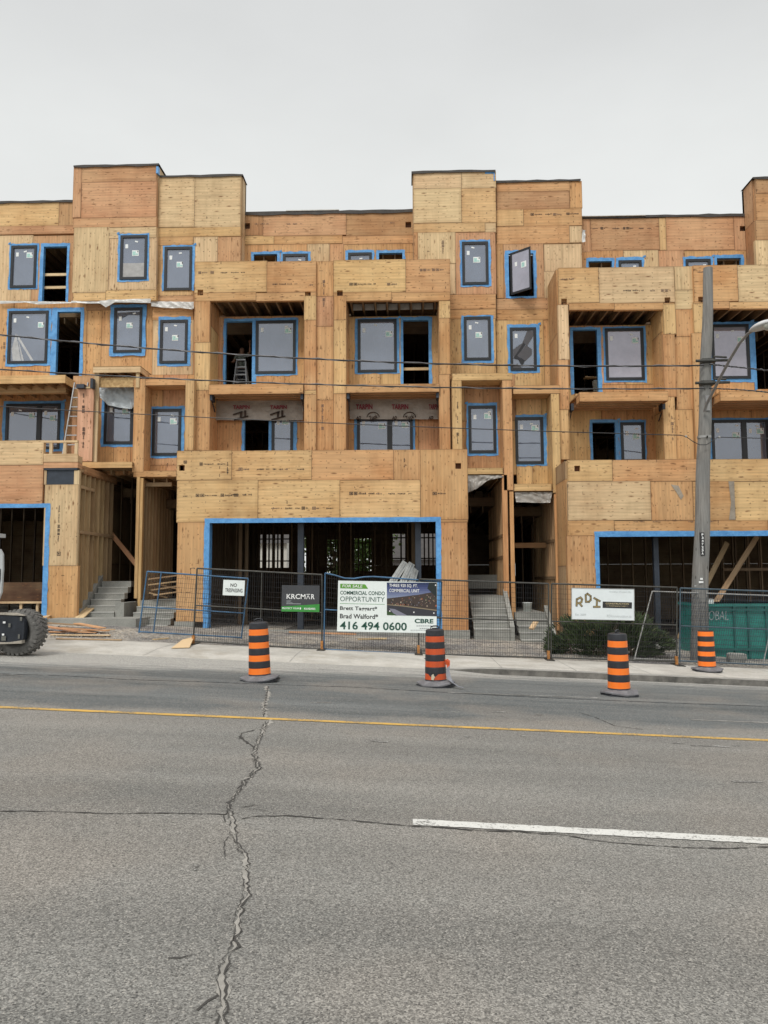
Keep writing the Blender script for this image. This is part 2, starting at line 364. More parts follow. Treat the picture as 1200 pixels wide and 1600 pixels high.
def roadm():
    m,n,l,b=mat('asphalt'); tc=n.new('ShaderNodeTexCoord'); s_=n.new('ShaderNodeSeparateXYZ'); l.new(tc.outputs['Object'],s_.inputs[0])
    O=tc.outputs['Object']; X,Y=s_.outputs[0],s_.outputs[1]
    fine=noise_(n,l,O,110,3,.75); fine2=noise_(n,l,O,210,2,.6)
    mid=noise_(n,l,O,1.1,6,.6); big=noise_(n,l,O,.28,4,.55)
    ms=n.new('ShaderNodeMapping'); ms.inputs['Scale'].default_value=(.22,2.6,1); l.new(O,ms.inputs[0])
    track=noise_(n,l,ms.outputs[0],1.0,4,.6)
    old=mixc(n,l,rng(n,l,big,.35,.65,0,1),(.188,.184,.170),(.240,.226,.203))
    old=mixc(n,l,rng(n,l,mid,.35,.7,0,.35),old,(.180,.188,.178))
    new=mixc(n,l,rng(n,l,track,.3,.7,0,1),(.098,.108,.109),(.160,.168,.165))
    w1=noise_(n,l,O,.7,4,.6)
    yb=math_(n,l,'ADD',Y,rng(n,l,w1,.2,.8,-.5,.5))
    # newer dark surfacing of the far lanes
    edge=math_(n,l,'ADD',yb,rng(n,l,X,-4,3,.0,-.55))
    c=mixc(n,l,rng(n,l,edge,9.25,9.55,0,1),old,new)
    # polished wheel tracks and lane-long streaks
    m7=n.new('ShaderNodeMapping'); m7.inputs['Scale'].default_value=(.10,1.15,1); l.new(O,m7.inputs[0]); tr7=noise_(n,l,m7.outputs[0],1.3,4,.55)
    c=mixc(n,l,1.0,c,rng(n,l,tr7,.32,.68,.82,1.14),'MULTIPLY')
    pa=noise_(n,l,O,.55,3,.5); c=mixc(n,l,rng(n,l,pa,.50,.62,0,.38),c,(.25,.222,.19))
    # dry dust swept to the gutter
    dn=noise_(n,l,ms.outputs[0],3.2,6,.7)
    dd=math_(n,l,'ADD',math_(n,l,'ADD',Y,rng(n,l,X,-9,3,1.7,-.2)),rng(n,l,dn,.25,.75,-.9,.9))
    c=mixc(n,l,rng(n,l,dd,14.5,15.45,0,.85),c,(.40,.39,.36))
    stn=n.new('ShaderNodeTexVoronoi'); stn.inputs['Scale'].default_value=130; l.new(O,stn.inputs['Vector'])
    sp=n.new('ShaderNodeSeparateXYZ'); l.new(stn.outputs['Color'],sp.inputs[0])
    k=math_(n,l,'MULTIPLY',rng(n,l,fine,.3,.7,.56,1.48),rng(n,l,sp.outputs[0],0,1,.56,1.44))
    c=mixc(n,l,1.0,c,k,'MULTIPLY')
    lt=math_(n,l,'GREATER_THAN',sp.outputs[1],.955); c=mixc(n,l,math_(n,l,'MULTIPLY',lt,.7),c,(.42,.40,.36))
    dk=math_(n,l,'LESS_THAN',sp.outputs[2],.05); c=mixc(n,l,math_(n,l,'MULTIPLY',dk,.6),c,(.03,.03,.03))
    # scattered stains
    st=noise_(n,l,O,2.3,5,.75); c=mixc(n,l,rng(n,l,st,.66,.74,0,.35),c,(.06,.06,.058))
    l.new(c,b.inputs['Base Color']); b.inputs['Roughness'].default_value=.88; b.inputs['Specular IOR Level'].default_value=.3
    bp=n.new('ShaderNodeBump'); bp.inputs['Strength'].default_value=.55; bp.inputs['Distance'].default_value=.008; l.new(math_(n,l,'ADD',fine,fine2),bp.inputs['Height']); l.new(bp.outputs[0],b.inputs['Normal'])
    return m
ROAD=roadm()
def paintm(name,col,wear=.5):
    m=bpy.data.materials.new(name); m.use_nodes=True; n=m.node_tree.nodes; l=m.node_tree.links; b=n['Principled BSDF']
    tc=n.new('ShaderNodeTexCoord'); a=noise_(n,l,tc.outputs['Object'],40,4,.7); d=noise_(n,l,tc.outputs['Object'],2.0,4,.6)
    k=math_(n,l,'ADD',a,math_(n,l,'MULTIPLY',d,.6)); f=rng(n,l,k,wear+.22,wear+.36,0,1)
    c=mixc(n,l,f,tuple(x*.9 for x in col),(.13,.125,.115)); c=mixc(n,l,1.0,c,rng(n,l,a,.3,.7,.82,1.12),'MULTIPLY')
    l.new(c,b.inputs['Base Color']); b.inputs['Roughness'].default_value=.75; return m
PYEL=paintm('yellow_line_paint',(.70,.43,.09),.57); PWHT=paintm('white_line_paint',(.72,.72,.68),.60); PWORN=paintm('worn_white_paint',(.5,.5,.47),.45)
def tn(c,v=.06): 
    k=1+random.uniform(-v*1.8,v*1.4); return (c[0]*k,c[1]*k*(1+random.uniform(-.03,.03)),c[2]*k,random.random())
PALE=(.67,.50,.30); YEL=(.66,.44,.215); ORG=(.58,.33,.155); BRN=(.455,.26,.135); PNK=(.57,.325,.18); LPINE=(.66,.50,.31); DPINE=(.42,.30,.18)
MIXT=[PALE,YEL,ORG,PNK,BRN]
exec_parts=[]
# ------------------------------------------------------------------ ground, road, pavement
def grid(name, xs, ys, m, dz=0, zf=None, kind='structure', parent=None):
    b=MB(); vs=[];fs=[]; zf=zf or (lambda x,y:gz(x,y)+dz)
    for y in ys:
        for x in xs: vs.append((x,y,zf(x,y)))
    n=len(xs)
    for j in range(len(ys)-1):
        for i in range(n-1): fs.append((j*n+i,j*n+i+1,(j+1)*n+i+1,(j+1)*n+i))
    b.faces(vs,fs,m); o=b.build(name,parent)
    if kind and not parent: o['kind']=kind
    return o
def fr(a,b,n): return [a+(b-a)*i/n for i in range(n+1)]
EARTH=conc('bare_earth',(.20,.18,.15),(.33,.30,.25),.2,.3)
grid('ground',[-900,-60,-25,0,25,60,900],[-900,-60,60,900],EARTH,-.9)
road=grid('road',fr(-25,25,60),fr(-12,15.6,60),ROAD)
wx=fr(-25,25,100)
def kerbk(x): return sm(KX-.7,KX+.5,x)
KFACE=conc('kerb_dirty_face',(.07,.068,.062),(.22,.21,.19),4,.4)
# kerb: a real step that dies into the driveway apron on the left
b=MB()
xs=[x for x in fr(.6,25,80)]
for i in range(len(xs)-1):
    a,c=xs[i],xs[i+1]
    za,zc=gz(a,15.6),gz(c,15.6); ha,hc=gz(a,15.66)+.004,gz(c,15.66)+.004
    b.quad((a,15.592,za-.05),(c,15.592,zc-.05),(c,15.60,hc-.012),(a,15.60,ha-.012),KFACE)
    b.quad((a,15.60,ha-.012),(c,15.60,hc-.012),(c,15.625,hc),(a,15.625,ha),KERB)
    b.quad((a,15.625,ha),(c,15.625,hc),(c,15.82,gz(c,15.82)+.004),(a,15.82,gz(a,15.82)+.004),KERB)
o=b.build('kerb'); o['kind']='structure'
grid('pavement',wx,[15.6005,15.66,15.9,16.2,16.6,17,17.5,18.0],WALK)
b=MB()   # joints in the pavement
for x in [-5.4,-2.4,1.9,3.4,4.9,6.4,7.9,9.4,10.9]:
    pts=[(x,y) for y in (15.7,16.2,16.6,17,17.5,17.98)]
    for (xa,ya),(xb,yb) in zip(pts,pts[1:]): b.quad((xa-.008,ya,gz(xa,ya)+.003),(xa+.008,ya,gz(xa,ya)+.003),(xb+.008,yb,gz(xb,yb)+.003),(xb-.008,yb,gz(xb,yb)+.003),KERB)
b.build('pavement_joint',bpy.data.objects['pavement'])
def site(x,y):
    return gz(x,y)+ sm(18,18.5,y)*sm(22.5,20.8,y)*(.05*noise.noise(Vector((x*.9,y*1.1,3)))+.02*noise.noise(Vector((x*4,y*4,1))))
grid('gravel_ground',fr(-25,25,160),fr(18.0,24,36)+[28,34,45,60],GRAV,zf=site)
# loose stones on the site: nobody could count them
b=MB(); b_m=plain('stone_pebble',(.30,.29,.27),.9,0,30,.4)
for i in range(5200):
    x=random.uniform(-14,14); y=18.15+abs(random.gauss(0,1.1)); 
    if y>21.2: continue
    if -3.2<x<-.2 or random.random()<.65:
        r=random.uniform(.012,.034); z=site(x,y); a=random.random()*6
        vs=[(x+r*math.cos(a+k*2.09),y+r*math.sin(a+k*2.09)*.9,z) for k in range(3)]+[(x+r*.2,y,z+r*.9)]
        b.faces(vs,[(0,1,3),(1,2,3),(2,0,3)],b_m,smooth=False)
o=b.build('pebbles'); tag(o,kind='stuff')

# painted lines and cracks, lying on the road
def strip(name, pa, pb, width, m, jag=.0, lift=.004, n=60, parent=road, wfn=None):
    A,B=G(*pa),G(*pb); b=MB(); d=(B-A); d.z=0; nn=Vector((-d.y,d.x,0)).normalized(); last=None
    for i in range(n+1):
        p=A+(B-A)*i/n; ww=(wfn(i/n) if wfn else width)
        l_=p+nn*(ww/2+random.uniform(-jag,jag)); r_=p-nn*(ww/2+random.uniform(-jag,jag))
        l_.z=gz(l_.x,l_.y)+lift; r_.z=gz(r_.x,r_.y)+lift
        if last: b.face((last[1],r_,l_,last[0]),m)
        last=(l_,r_)
    return b.build(name,parent)
strip('yellow_line',(-260,1094),(1500,1170),.125,PYEL,.006,n=120)
strip('white_line',(645,1285),(1500,1331),.13,PWHT,.006,n=90,lift=.005)
strip('white_line',(700,1082),(938,1091),.07,PWORN,.012,n=50)
strip('white_line',(-200,1048),(36,1056),.07,PWORN,.012,n=50)
strip('white_line',(1080,1125),(1300,1133),.09,PWORN,.02,n=30)
for a,c,wd in (((484,1098),(518,1098),.07),((676,1110),(694,1110),.06),((704,1112),(718,1113),.05),((768,1112),(790,1113),.06),((776,1119),(786,1119),.05),((835,1117),(848,1117),.05),((725,1151),(734,1151),.06),((578,1158),(606,1160),.07),((1145,1222),(1190,1222),.06),((1050,1161),(1068,1162),.05),((1080,1165),(1140,1167),.05),((1145,1165),(1156,1166),.05),((302,1354),(312,1354),.012),((300,1359),(310,1359),.012),((812,1150),(822,1150),.03),((1040,1139),(1048,1139),.04)):
    strip('paint_fleck',a,c,wd,PWORN,.02,n=8)
CRK=plain('crack_dark',(.05,.047,.043),.95); CRF=conc('crack_fill',(.26,.25,.225),(.42,.40,.36),9,.5)
def crack(name, pts, wpx, m, lift, jag, sub=14, side=0, parent=road):
    # polyline of the photograph laid on the ground as a ragged ribbon; width given in metres
    b=MB(); Q=[G(*p) for p in pts]; line=[]
    for i,(p,q) in enumerate(zip(Q,Q[1:])):
        k=max(2,int((q-p).length/.028)); k=min(k,80)
        for j in range(k): line.append(((p+(q-p)*j/k), (i+j/k)/(len(Q)-1)))
    line.append((Q[-1],1)); last=None
    for i,(p,t) in enumerate(line):
        q=line[min(i+1,len(line)-1)][0]; r=line[max(i-1,0)][0]; d=(q-r); d.z=0
        nn=Vector((-d.y,d.x,0)).normalized() if d.length>1e-6 else Vector((1,0,0))
        ww=wpx(t) if callable(wpx) else wpx
        off=nn*(side+ (noise.noise(Vector((i*.33,side*9,5)))*jag)+noise.noise(Vector((i*.95,4,2)))*jag*.9+random.uniform(-.32,.32)*jag)
        h=max(.0006,ww/2*(1+1.5*noise.noise(Vector((i*.23,7,side*5+len(pts))))+.8*noise.noise(Vector((i*1.1,3,side*5)))+random.uniform(-.35,.35)))
        l_=p+off+nn*h; r_=p+off-nn*h; l_.z=gz(l_.x,l_.y)+lift; r_.z=gz(r_.x,r_.y)+lift
        if last: b.face((last[1],r_,l_,last[0]),m)
        last=(l_,r_)
    return b.build(name,parent)
main=[(417,1128),(410,1146),(403,1160),(397,1180),(405,1200),(385,1220),(372,1237),(357,1255),(362,1275),(367,1290),(363,1300),(370,1315),(382,1335),(385,1345),(384,1372),(385,1400),(377,1418),(372,1430),(372,1455),(366,1475),(355,1500),(345,1528),(350,1550),(347,1575),(346,1640)]
crack('crack_filler',main,lambda t:.021+.013*math.sin(t*37),CRF,.003,.02)
crack('road_crack',main,.0075,CRK,.006,.026,side=.011)
crack('road_crack',main[:7],.008,CRK,.006,.03,side=-.016)
crack('road_crack',main[3:9],.009,CRK,.0065,.03,side=.0)
crack('road_crack',main[7:13],.005,CRK,.006,.02,side=-.016)
crack('road_crack',main[14:],.004,CRK,.006,.016,side=-.014)
crack('crack_filler',[(415,1072),(420,1085),(413,1100),(414,1123),(424,1124),(419,1134)],.05,CRF,.003,.03)
crack('road_crack',[(419,1073),(414,1100),(412,1120)],.014,CRK,.006,.03)
for pts,ww in (([(-60,1268),(60,1268),(180,1272),(260,1271),(355,1273)],.012),
           ([(378,1280),(400,1276),(450,1275),(530,1281),(650,1292)],.014),([(650,1292),(700,1294),(740,1298),(800,1300)],.016),
           ([(800,1299),(840,1303),(880,1305),(930,1314),(965,1318),(1020,1322),(1090,1326),(1150,1326),(1200,1324),(1260,1330)],.012),
           ([(374,1151),(388,1162),(398,1168)],.02),([(398,1141),(378,1146),(374,1156)],.01),
           ([(340,1556),(325,1563),(308,1580)],.007),([(300,1494),(280,1497),(262,1499)],.005),([(400,1258),(378,1262),(420,1268)],.005),
           ([(352,1340),(350,1318),(356,1308)],.005),([(352,1285),(350,1275),(356,1268)],.006),
           ([(900,1112),(930,1121),(962,1135),(1005,1140)],.012)):
    crack('road_crack',pts,ww,CRK,.0045,.012)
# the long seam between the lanes
SEAM=plain('joint_tar',(.030,.031,.033),.8)
crack('lane_seam',[(-120,1048),(0,1053),(100,1056),(200,1062),(300,1065),(430,1070),(560,1074),(660,1080),(800,1088),(940,1094),(1060,1099),(1200,1104),(1350,1110)],.035,SEAM,.0035,.01)

# ------------------------------------------------------------------ the building
YG,YM,YF,YT,YA,YR,YN=21.5,23.2,23.0,24.7,24.5,25.3,24.25
BACK=33.0
bld=empty('townhouse_building',(0,24,0),'long unfinished plywood townhouse block with blue taped windows rising over the fenced pavement','building')
def subtract(rects, hole):
    o=[]; hx0,hx1,hz0,hz1=hole
    for (x0,x1,z0,z1) in rects:
        if hx0>=x1 or hx1<=x0 or hz0>=z1 or hz1<=z0: o.append((x0,x1,z0,z1)); continue
        if hz1<z1: o.append((x0,x1,hz1,z1))
        if hz0>z0: o.append((x0,x1,z0,hz0))
        a,c=max(z0,hz0),min(z1,hz1)
        if hx0>x0: o.append((x0,hx0,a,c))
        if hx1<x1: o.append((hx1,x1,a,c))
    return o
def piece(b, sheet, holes, Y, th, tone, rot, m=PLY):
    sx0,sx1,sz0,sz1=sheet; jy=random.uniform(-.0015,.004)
    for (x0,x1,z0,z1) in (lambda r:[q for q in r])(_sub([sheet],holes)):
        if x1-x0<.01 or z1-z0<.01: continue
        ua=[(x0-sx0,z0-sz0),(x1-sx0,z0-sz0),(x1-sx0,z1-sz0),(x0-sx0,z1-sz0)]
        ub=[(sx1-x0,sz1-z0),(sx1-x1,sz1-z0),(sx1-x1,sz1-z1),(sx1-x0,sz1-z1)]
        if rot: ua=[(q,p) for p,q in ua]; ub=[(q,p) for p,q in ub]
        yf=Y+jy
        b.face(((x0,yf,z0),(x1,yf,z0),(x1,yf,z1),(x0,yf,z1)),m,ua,ub,tone)
        yb=Y+th; e=[(.5,.5)]*4
        for q in (((x0,yb,z0),(x0,yf,z0),(x0,yf,z1),(x0,yb,z1)),((x1,yf,z0),(x1,yb,z0),(x1,yb,z1),(x1,yf,z1)),
                  ((x0,yf,z1),(x1,yf,z1),(x1,yb,z1),(x0,yb,z1)),((x0,yb,z0),(x1,yb,z0),(x1,yf,z0),(x0,yf,z0)),((x1,yb,z0),(x0,yb,z0),(x0,yb,z1),(x1,yb,z1))):
            b.face(q,m,e,e,tone)
def _sub(rects,holes):
    for h in holes: rects=subtract(rects,h)
    return rects
def wall(b, R_, Y, holes=(), tones=MIXT, rows=None, vert=False, th=.13, maxw=2.44, rowh=1.22, rnd=.4):
    """R_=(X0,X1,Z0,Z1) in metres; split into plywood sheets"""
    X0,X1,Z0,Z1=R_; rh=1.22 if not vert else 2.44; rh=rowh if rowh!=1.22 else rh
    z=Z1
    while z>Z0+.01:
        h=rh*(1 if random.random()>rnd*.5 else random.uniform(.5,.8)); zb=max(Z0,z-h)
        if zb-Z0<.16: zb=Z0
        x=X0-random.uniform(0,1)*(0 if (X1-X0)<1.3 else 1.2)
        while x<X1-.01:
            wd=(maxw if not vert else 1.22)*(1 if random.random()>rnd else random.uniform(.4,.8)); xe=x+wd
            if X1-xe<.2: xe=X1
            rot = vert or (wd < z-zb)
            piece(b,(max(x,X0),min(xe,X1),zb,z),holes,Y,th,tn(random.choice(tones)),rot)
            x=xe
        z=zb
def pw(b, px, Y, tone, rot=False, th=.13, holes=(), m=PLY):
    R_=W(*px,Y); piece(b,R_,list(holes),Y,th,tn(tone,.04),rot,m)
    return R_
def sheets(b, lst, Y, holes=(), th=.13):
    for (x0,x1,y0,y1,t,rot) in lst: pw(b,(x0,x1,y0,y1),Y,t,rot,th,holes)
def stamp(b, px,py,Y,lpx=40,vert=False,m=None,s=1.0):
    """faded mill stamp on a sheet: a little boxed mark and rows of unreadable ink"""
    m=m or random.choice([INK,INKR]); c=P(px,py,Y); k=Y/F; Ln=lpx*k; h=.085*s; y0=Y-.006
    def q(u0,u1,v0,v1):
        if vert: x0,x1,z0,z1=c.x+v0,c.x+v1,c.z-u1,c.z-u0
        else: x0,x1,z0,z1=c.x+u0,c.x+u1,c.z+v0,c.z+v1
        b.box(x0,x1,y0,y0+.002,z0,z1,m)
    u=0
    while u<Ln:
        if random.random()<.35:
            w_=h*random.uniform(1.0,1.5)
            if u+w_>Ln: break
            q(u,u+w_,h*.5,h*.36); q(u,u+w_,-h*.5,-h*.36); q(u,u+.018,-h*.36,h*.36); q(u+w_-.018,u+w_,-h*.36,h*.36)
            q(u+w_*.3,u+w_*.7,-h*.2,h*.2); u+=w_+.03
        else:
            n_=random.randint(3,7)
            for _ in range(n_):
                w_=random.uniform(.012,.035); hh=h*random.uniform(.15,.34)
                if u+w_>Ln: break
                q(u,u+w_,-hh,hh*random.uniform(.2,1)); u+=w_+.014
            u+=random.uniform(.03,.12)
def scup(b,px,py,Y,s=4.5):
    R_=W(px-s,px+s,py-s,py+s,Y); x0,x1,z0,z1=R_
    # dark box added behind the hole so it reads dark
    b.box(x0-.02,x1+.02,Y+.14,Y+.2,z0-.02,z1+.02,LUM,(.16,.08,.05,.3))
    return R_
def topcap(b,x0,x1,Y0,Y1,z,m=MEMB,h=.05,over=.04):
    """ragged strip of roof membrane lapped over the top edge"""
    n=max(3,int((x1-x0)/.35))
    last=None
    for i in range(n+1):
        x=x0-over+(x1-x0+2*over)*i/n; zt=z+.012+random.uniform(0,.03); zb=z-h+random.uniform(-.02,.02)
        if last: 
            lx,lt,lb=last
            b.face(((lx,Y0-over,lb),(x,Y0-over,zb),(x,Y0-over,zt),(lx,Y0-over,lt)),m)
            b.face(((lx,Y0-over,lt),(x,Y0-over,zt),(x,Y1,zt),(lx,Y1,lt)),m)
            b.face(((x,Y0-over+.005,zb),(lx,Y0-over+.005,lb),(lx,Y0+.0,lb+.02),(x,Y0+.0,zb+.02)),m)
        last=(x,zt,zb)
def ring(b, O, I, Y, m, jit=.02, th=.006, sides='tblr', n=9):
    """taped surround: outer edge ragged; O and I = (x0,x1,z0,z1)"""
    ox0,ox1,oz0,oz1=O; ix0,ix1,iz0,iz1=I
    j=lambda:random.uniform(-jit,jit)
    def strip_(f):
        last=None
        for i in range(n+1):
            a,c=f(i/n)
            if last: b.face((last[0],a,c,last[1]),m)
            last=(a,c)
    L_=lambda a,c,t:a+(c-a)*t
    yo=lambda:Y-random.uniform(0.006,.016)
    if 't' in sides: strip_(lambda t:((L_(ix0,ix1,t),Y-th,iz1),(L_(ox0,ox1,t),yo(),oz1+j())))
    if 'b' in sides: strip_(lambda t:((L_(ox0,ox1,t),yo(),oz0+j()),(L_(ix0,ix1,t),Y-th,iz0)))
    if 'l' in sides: strip_(lambda t:((ox0+j(),yo(),L_(oz0,oz1,t)),(ix0,Y-th,L_(iz0,iz1,t))))
    if 'r' in sides: strip_(lambda t:((ix1,Y-th,L_(iz0,iz1,t)),(ox1+j(),yo(),L_(oz0,oz1,t))))
def frame_ring(b,I,bw,y0,y1,m):
    x0,x1,z0,z1=I
    b.box(x0,x1,y0,y1,z1-bw,z1,m); b.box(x0,x1,y0,y1,z0,z0+bw,m)
    b.box(x0,x0+bw,y0,y1,z0+bw,z1-bw,m); b.box(x1-bw,x1,y0,y1,z0+bw,z1-bw,m)
def window(Y, tape, frame, mull=(), stick='std', glass=GLASS, sides='tblr', blind=False, holes=None, panecols=None):
    O=W(*tape,Y); I=W(*frame,Y); x0,x1,z0,z1=I
    if holes is not None: holes.append((x0+.01,x1-.01,z0+.01,z1-.01))
    b=MB(); frame_ring(b,I,.085,Y-.035,Y+.08,FRM)
    cols=[x0]+[P(m_,(frame[2]+frame[3])/2,Y).x for m_ in mull]+[x1]
    for m_ in cols[1:-1]: b.box(m_-.075,m_+.075,Y-.036,Y+.08,z0+.085,z1-.085,FRM)
    o=b.build('window',bld)
    b=MB()
    for i,(a,c) in enumerate(zip(cols,cols[1:])):
        xa=a+(.084 if i==0 else .074); xc=c-(.084 if i==len(cols)-2 else .074)
        b.box(xa,xc,Y+.01,Y+.022,z0+.084,z1-.084,glass)
        frame_ring(b,(xa,xc,z0+.084,z1-.084),.012,Y+.002,Y+.009,PAPERF); b.cut()
    b.build('pane',o)
    b=MB(); ring(b,O,(x0+.004,x1-.004,z0+.004,z1-.004),Y,TAPE,sides=sides)
    # curling loose corners of tape
    if random.random()<.7:
        cx=random.choice([O[0],O[1]]); b.face(((cx-.05,Y-.01,O[3]-.03),(cx+.06,Y-.03,O[3]-.02),(cx+.05,Y-.05,O[3]+.05),(cx-.04,Y-.02,O[3]+.03)),TAPE)
    b.build('flashing_tape',o)
    b=MB(); hgt=z1-z0; kk=random.uniform(.8,1.15)
    for i,(a,c) in enumerate(zip(cols,cols[1:])):
        if stick=='none': break
        wd=c-a; s=(c-.13-.22, z1-.30-.22*random.random())
        if wd>.6 or i==len(cols)-2:
            sx=c-.12-.24 if wd<1.0 or len(cols)>2 or True else c-.4
            if stick=='mid': sx=(a+c)/2-.06; s=(sx,z1-.62)
            sz=s[1]-.08
            b.cut(); b.box(sx,sx+.20*kk,Y+.004,Y+.009,sz,sz+.19,PAPER); b.box(sx+.015,sx+.12,Y+.001,Y+.004,sz+.02,sz+.15,PAPERG)
            b.box(sx+.13,sx+.2,Y+.001,Y+.004,sz+.03,sz+.08,PAPERG)
            b.box(sx+.18,sx+.205,Y+.001,Y+.004,sz+.12,sz+.18,FRM)
        lx=a+.16; lz=z1-.36-random.uniform(0,.08)
        b.cut(); b.box(lx,lx+.09,Y+.004,Y+.009,lz,lz+.14,PAPER)
        if wd>.6:
            q=a+wd*random.uniform(.35,.75); lz=z1-.17-random.uniform(0,.05)
            b.cut(); b.bar((q,Y+.005,lz),(q+.1,Y+.005,lz+random.uniform(-.03,.03)),.045,.004,PAPER)
    if b.f: b.build('sticker',o)
    return o
PAPERF=plain('grey_gasket',(.22,.23,.26),.6)
def opening(Y, tape, hole, holes, sides='tlr', rails=()):
    O=W(*tape,Y); I=W(*hole,Y); holes.append(I)
    b=MB(); ring(b,O,(I[0]+.003,I[1]-.003,I[2]-.0,I[3]-.003),Y,TAPE,sides=sides)
    # tape folded into the reveal
    x0,x1,z0,z1=I
    b.face(((x0+.004,Y-.004,z0),(x0+.004,Y+.13,z0),(x0+.004,Y+.13,z1),(x0+.004,Y-.004,z1)),TAPE)
    b.face(((x1-.004,Y+.13,z0),(x1-.004,Y-.004,z0),(x1-.004,Y-.004,z1),(x1-.004,Y+.13,z1)),TAPE)
    b.face(((x0,Y+.13,z1-.004),(x0,Y-.004,z1-.004),(x1,Y-.004,z1-.004),(x1,Y+.13,z1-.004)),TAPE)
    o=b.build('door_opening',bld)
    if rails:
        b=MB()
        for r in rails:
            zz=P((hole[0]+hole[1])/2,r,Y+.2).z; b.cut(); b.box(x0-.1,x1+.1,Y+.14,Y+.18,zz-.045,zz+.045,LUM,tn(LPINE))
        b.build('guard_rail',o)
    return o
def Z(px,py,Y): return P(px,py,Y).z
def Xc(px,py,Y): return P(px,py,Y).x
def part(b,name,parent=None): return b.build(name,parent or bld)
def zbox(b,px,Y0,Y1,m,tone=None,rot=None,jog=0):
    x0,x1,z0,z1=W(*px,Y0); b.box(x0,x1,Y0,Y1,z0,z1,m,tone or tn(LPINE),rot)
def studs_y(b,X,Y0,Y1,z0,z1,side=1,sp=.4,tone=DPINE,deep=.14):
    """studs of a wall that runs away from the street"""
    y=Y0
    while y<Y1:
        b.box(X,X+side*deep,y,y+.038,z0,z1,LUM,tn(tone,.2),True); y+=sp*random.uniform(.92,1.05)
    b.box(X,X+side*deep,Y0,Y1,z1,z1+.08,LUM,tn(tone)); b.box(X,X+side*deep,Y0,Y1,z0-.04,z0,LUM,tn(tone))
def studs_x(b,X0,X1,Y,z0,z1,sp=.4,tone=DPINE,deep=.09):
    x=X0
    while x<X1:
        b.box(x,x+.038,Y,Y+deep,z0,z1,LUM,tn(tone,.2),True); x+=sp*random.uniform(.9,1.08)
    b.box(X0,X1,Y,Y+deep,z1,z1+.08,LUM,tn(tone)); b.box(X0,X1,Y,Y+deep,z0-.04,z0,LUM,tn(tone))
def sidewall(b,X,Y0,Y1,z0,z1,th,tones,rot=True):
    """plywood wall running away from the street, sheets 1.2 m wide"""
    y=Y0; xa,xb=(X,X+th)
    while y<Y1-.01:
        ye=min(Y1,y+1.22); z=z0
        while z<z1-.01:
            ze=min(z1,z+2.44)
            b.box(xa,xb,y,ye,z,ze,PLY,tn(random.choice(tones)),rot); z=ze
        y=ye
# =========== ground storey blocks facing the street
# -- centre
h=[]; I=W(325,683,816,1010,YG); h.append((I[0],I[1],I[2]-1,I[3])); b=MB()
h.append(scup(b,284,731,YG)); h.append(scup(b,716,728,YG))
sheets(b,[(276,362,704,750,YEL,0),(362,487,703.7,750,YEL,0),(487,615,703,750,ORG,0),(615,657,702.5,750,ORG,1),(657,731,702,812,ORG,1),
          (276,403,750,816,YEL,0),(403,531,750,816,YEL,0),(531,657,750,816,YEL,0),(657,731,812,816,ORG,0),
          (276,325,816,972,ORG,1),(683,731,816,988,ORG,1)],YG,h)
for a,c,Ln,v in ((287,722,8,0),(312,725,44,0),(356,722,22,1),(373,733,20,0),(402,733,38,0),(437,733,14,0),(464,733,22,0),(632,716,16,1),(286,775,8,0),(306,774,70,0),(362,773,34,0),(424,794,18,0),(446,794,36,0),(488,794,12,0),(510,794,18,0),(546,771,40,0),(588,771,12,0),(607,771,38,0),(676,771,22,0)):
    stamp(b,a,c,YG,Ln,bool(v),INK if a not in (373,437,488,424,588) else INKR, 1.0)
CZ0=Z(500,985,YG); o=part(b,'ground_floor_wall')
x0,x1=Xc(276,800,YG),Xc(731,800,YG)
b=MB(); zt=Z(500,704,YG)
sidewall(b,x0,YG+.14,24.6,CZ0-.1,zt,.12,[ORG,BRN]); sidewall(b,x1-.12,YG+.14,24.6,CZ0-.1,zt,.12,[ORG,BRN])
b.box(x0,x1,YG+.14,YN+.1,zt-1.1,zt-.82,PLY,tn(BRN)); part(b,'terrace_floor')
b=MB(); ring(b,W(318,690,809,1010,YG)[:2]+(Z(320,985,YG),W(318,690,809,1010,YG)[3]),(I[0]+.004,I[1]-.004,Z(320,985,YG),I[3]-.004),YG,TAPE,.012,sides='tlr',n=22)
b.box(I[0]-.003,I[0]+.02,YG,YG+.3,CZ0,I[3],TAPE); b.box(I[1]-.02,I[1]+.003,YG,YG+.3,CZ0,I[3],TAPE)
go=part(b,'garage_opening')
b=MB(); b.box(x0-.01,x1+.01,YG-.015,YG+.3,CZ0-.8,CZ0-.0,CONC); b.box(x0,x0+.55,YG-.02,YG+.3,CZ0,Z(300,971,YG),CONC); part(b,'foundation')
# -- left block
h=[]; I=W(-260,68,794,1003,YG); b=MB()
sheets(b,[(-260,-110,688,727,YEL,0),(-110,68,688.5,727,PALE,0),(-260,-40,727,788,ORG,0),(-40,67,727,788,PNK,0),(-260,67,788,794,ORG,0),
          (68,121,757,884,PALE,1),(68,121,884,968,ORG,1)],YG)
stamp(b,93,790,YG,60,True,INK,.8); stamp(b,92,862,YG,8,True,INK,1.2)
part(b,'ground_floor_wall')
b=MB(); ring(b,(I[0],Xc(75.5,890,YG),I[2],W(0,70,787,800,YG)[3]),(I[0],I[1]-.004,I[2],I[3]-.004),YG,TAPE,.012,sides='tr',n=24)
b.box(I[1]-.025,I[1]+.002,YG,YG+.3,I[2],I[3],TAPE); b.box(I[0],Xc(75,1000,YG),YG-.01,YG+.2,I[2]-.13,I[2],TAPE)
part(b,'garage_opening')
xl,xr=Xc(-260,800,YG),Xc(121,850,YG); LZ0=Z(30,1003,YG); ztL=Z(0,688,YG)
b=MB()
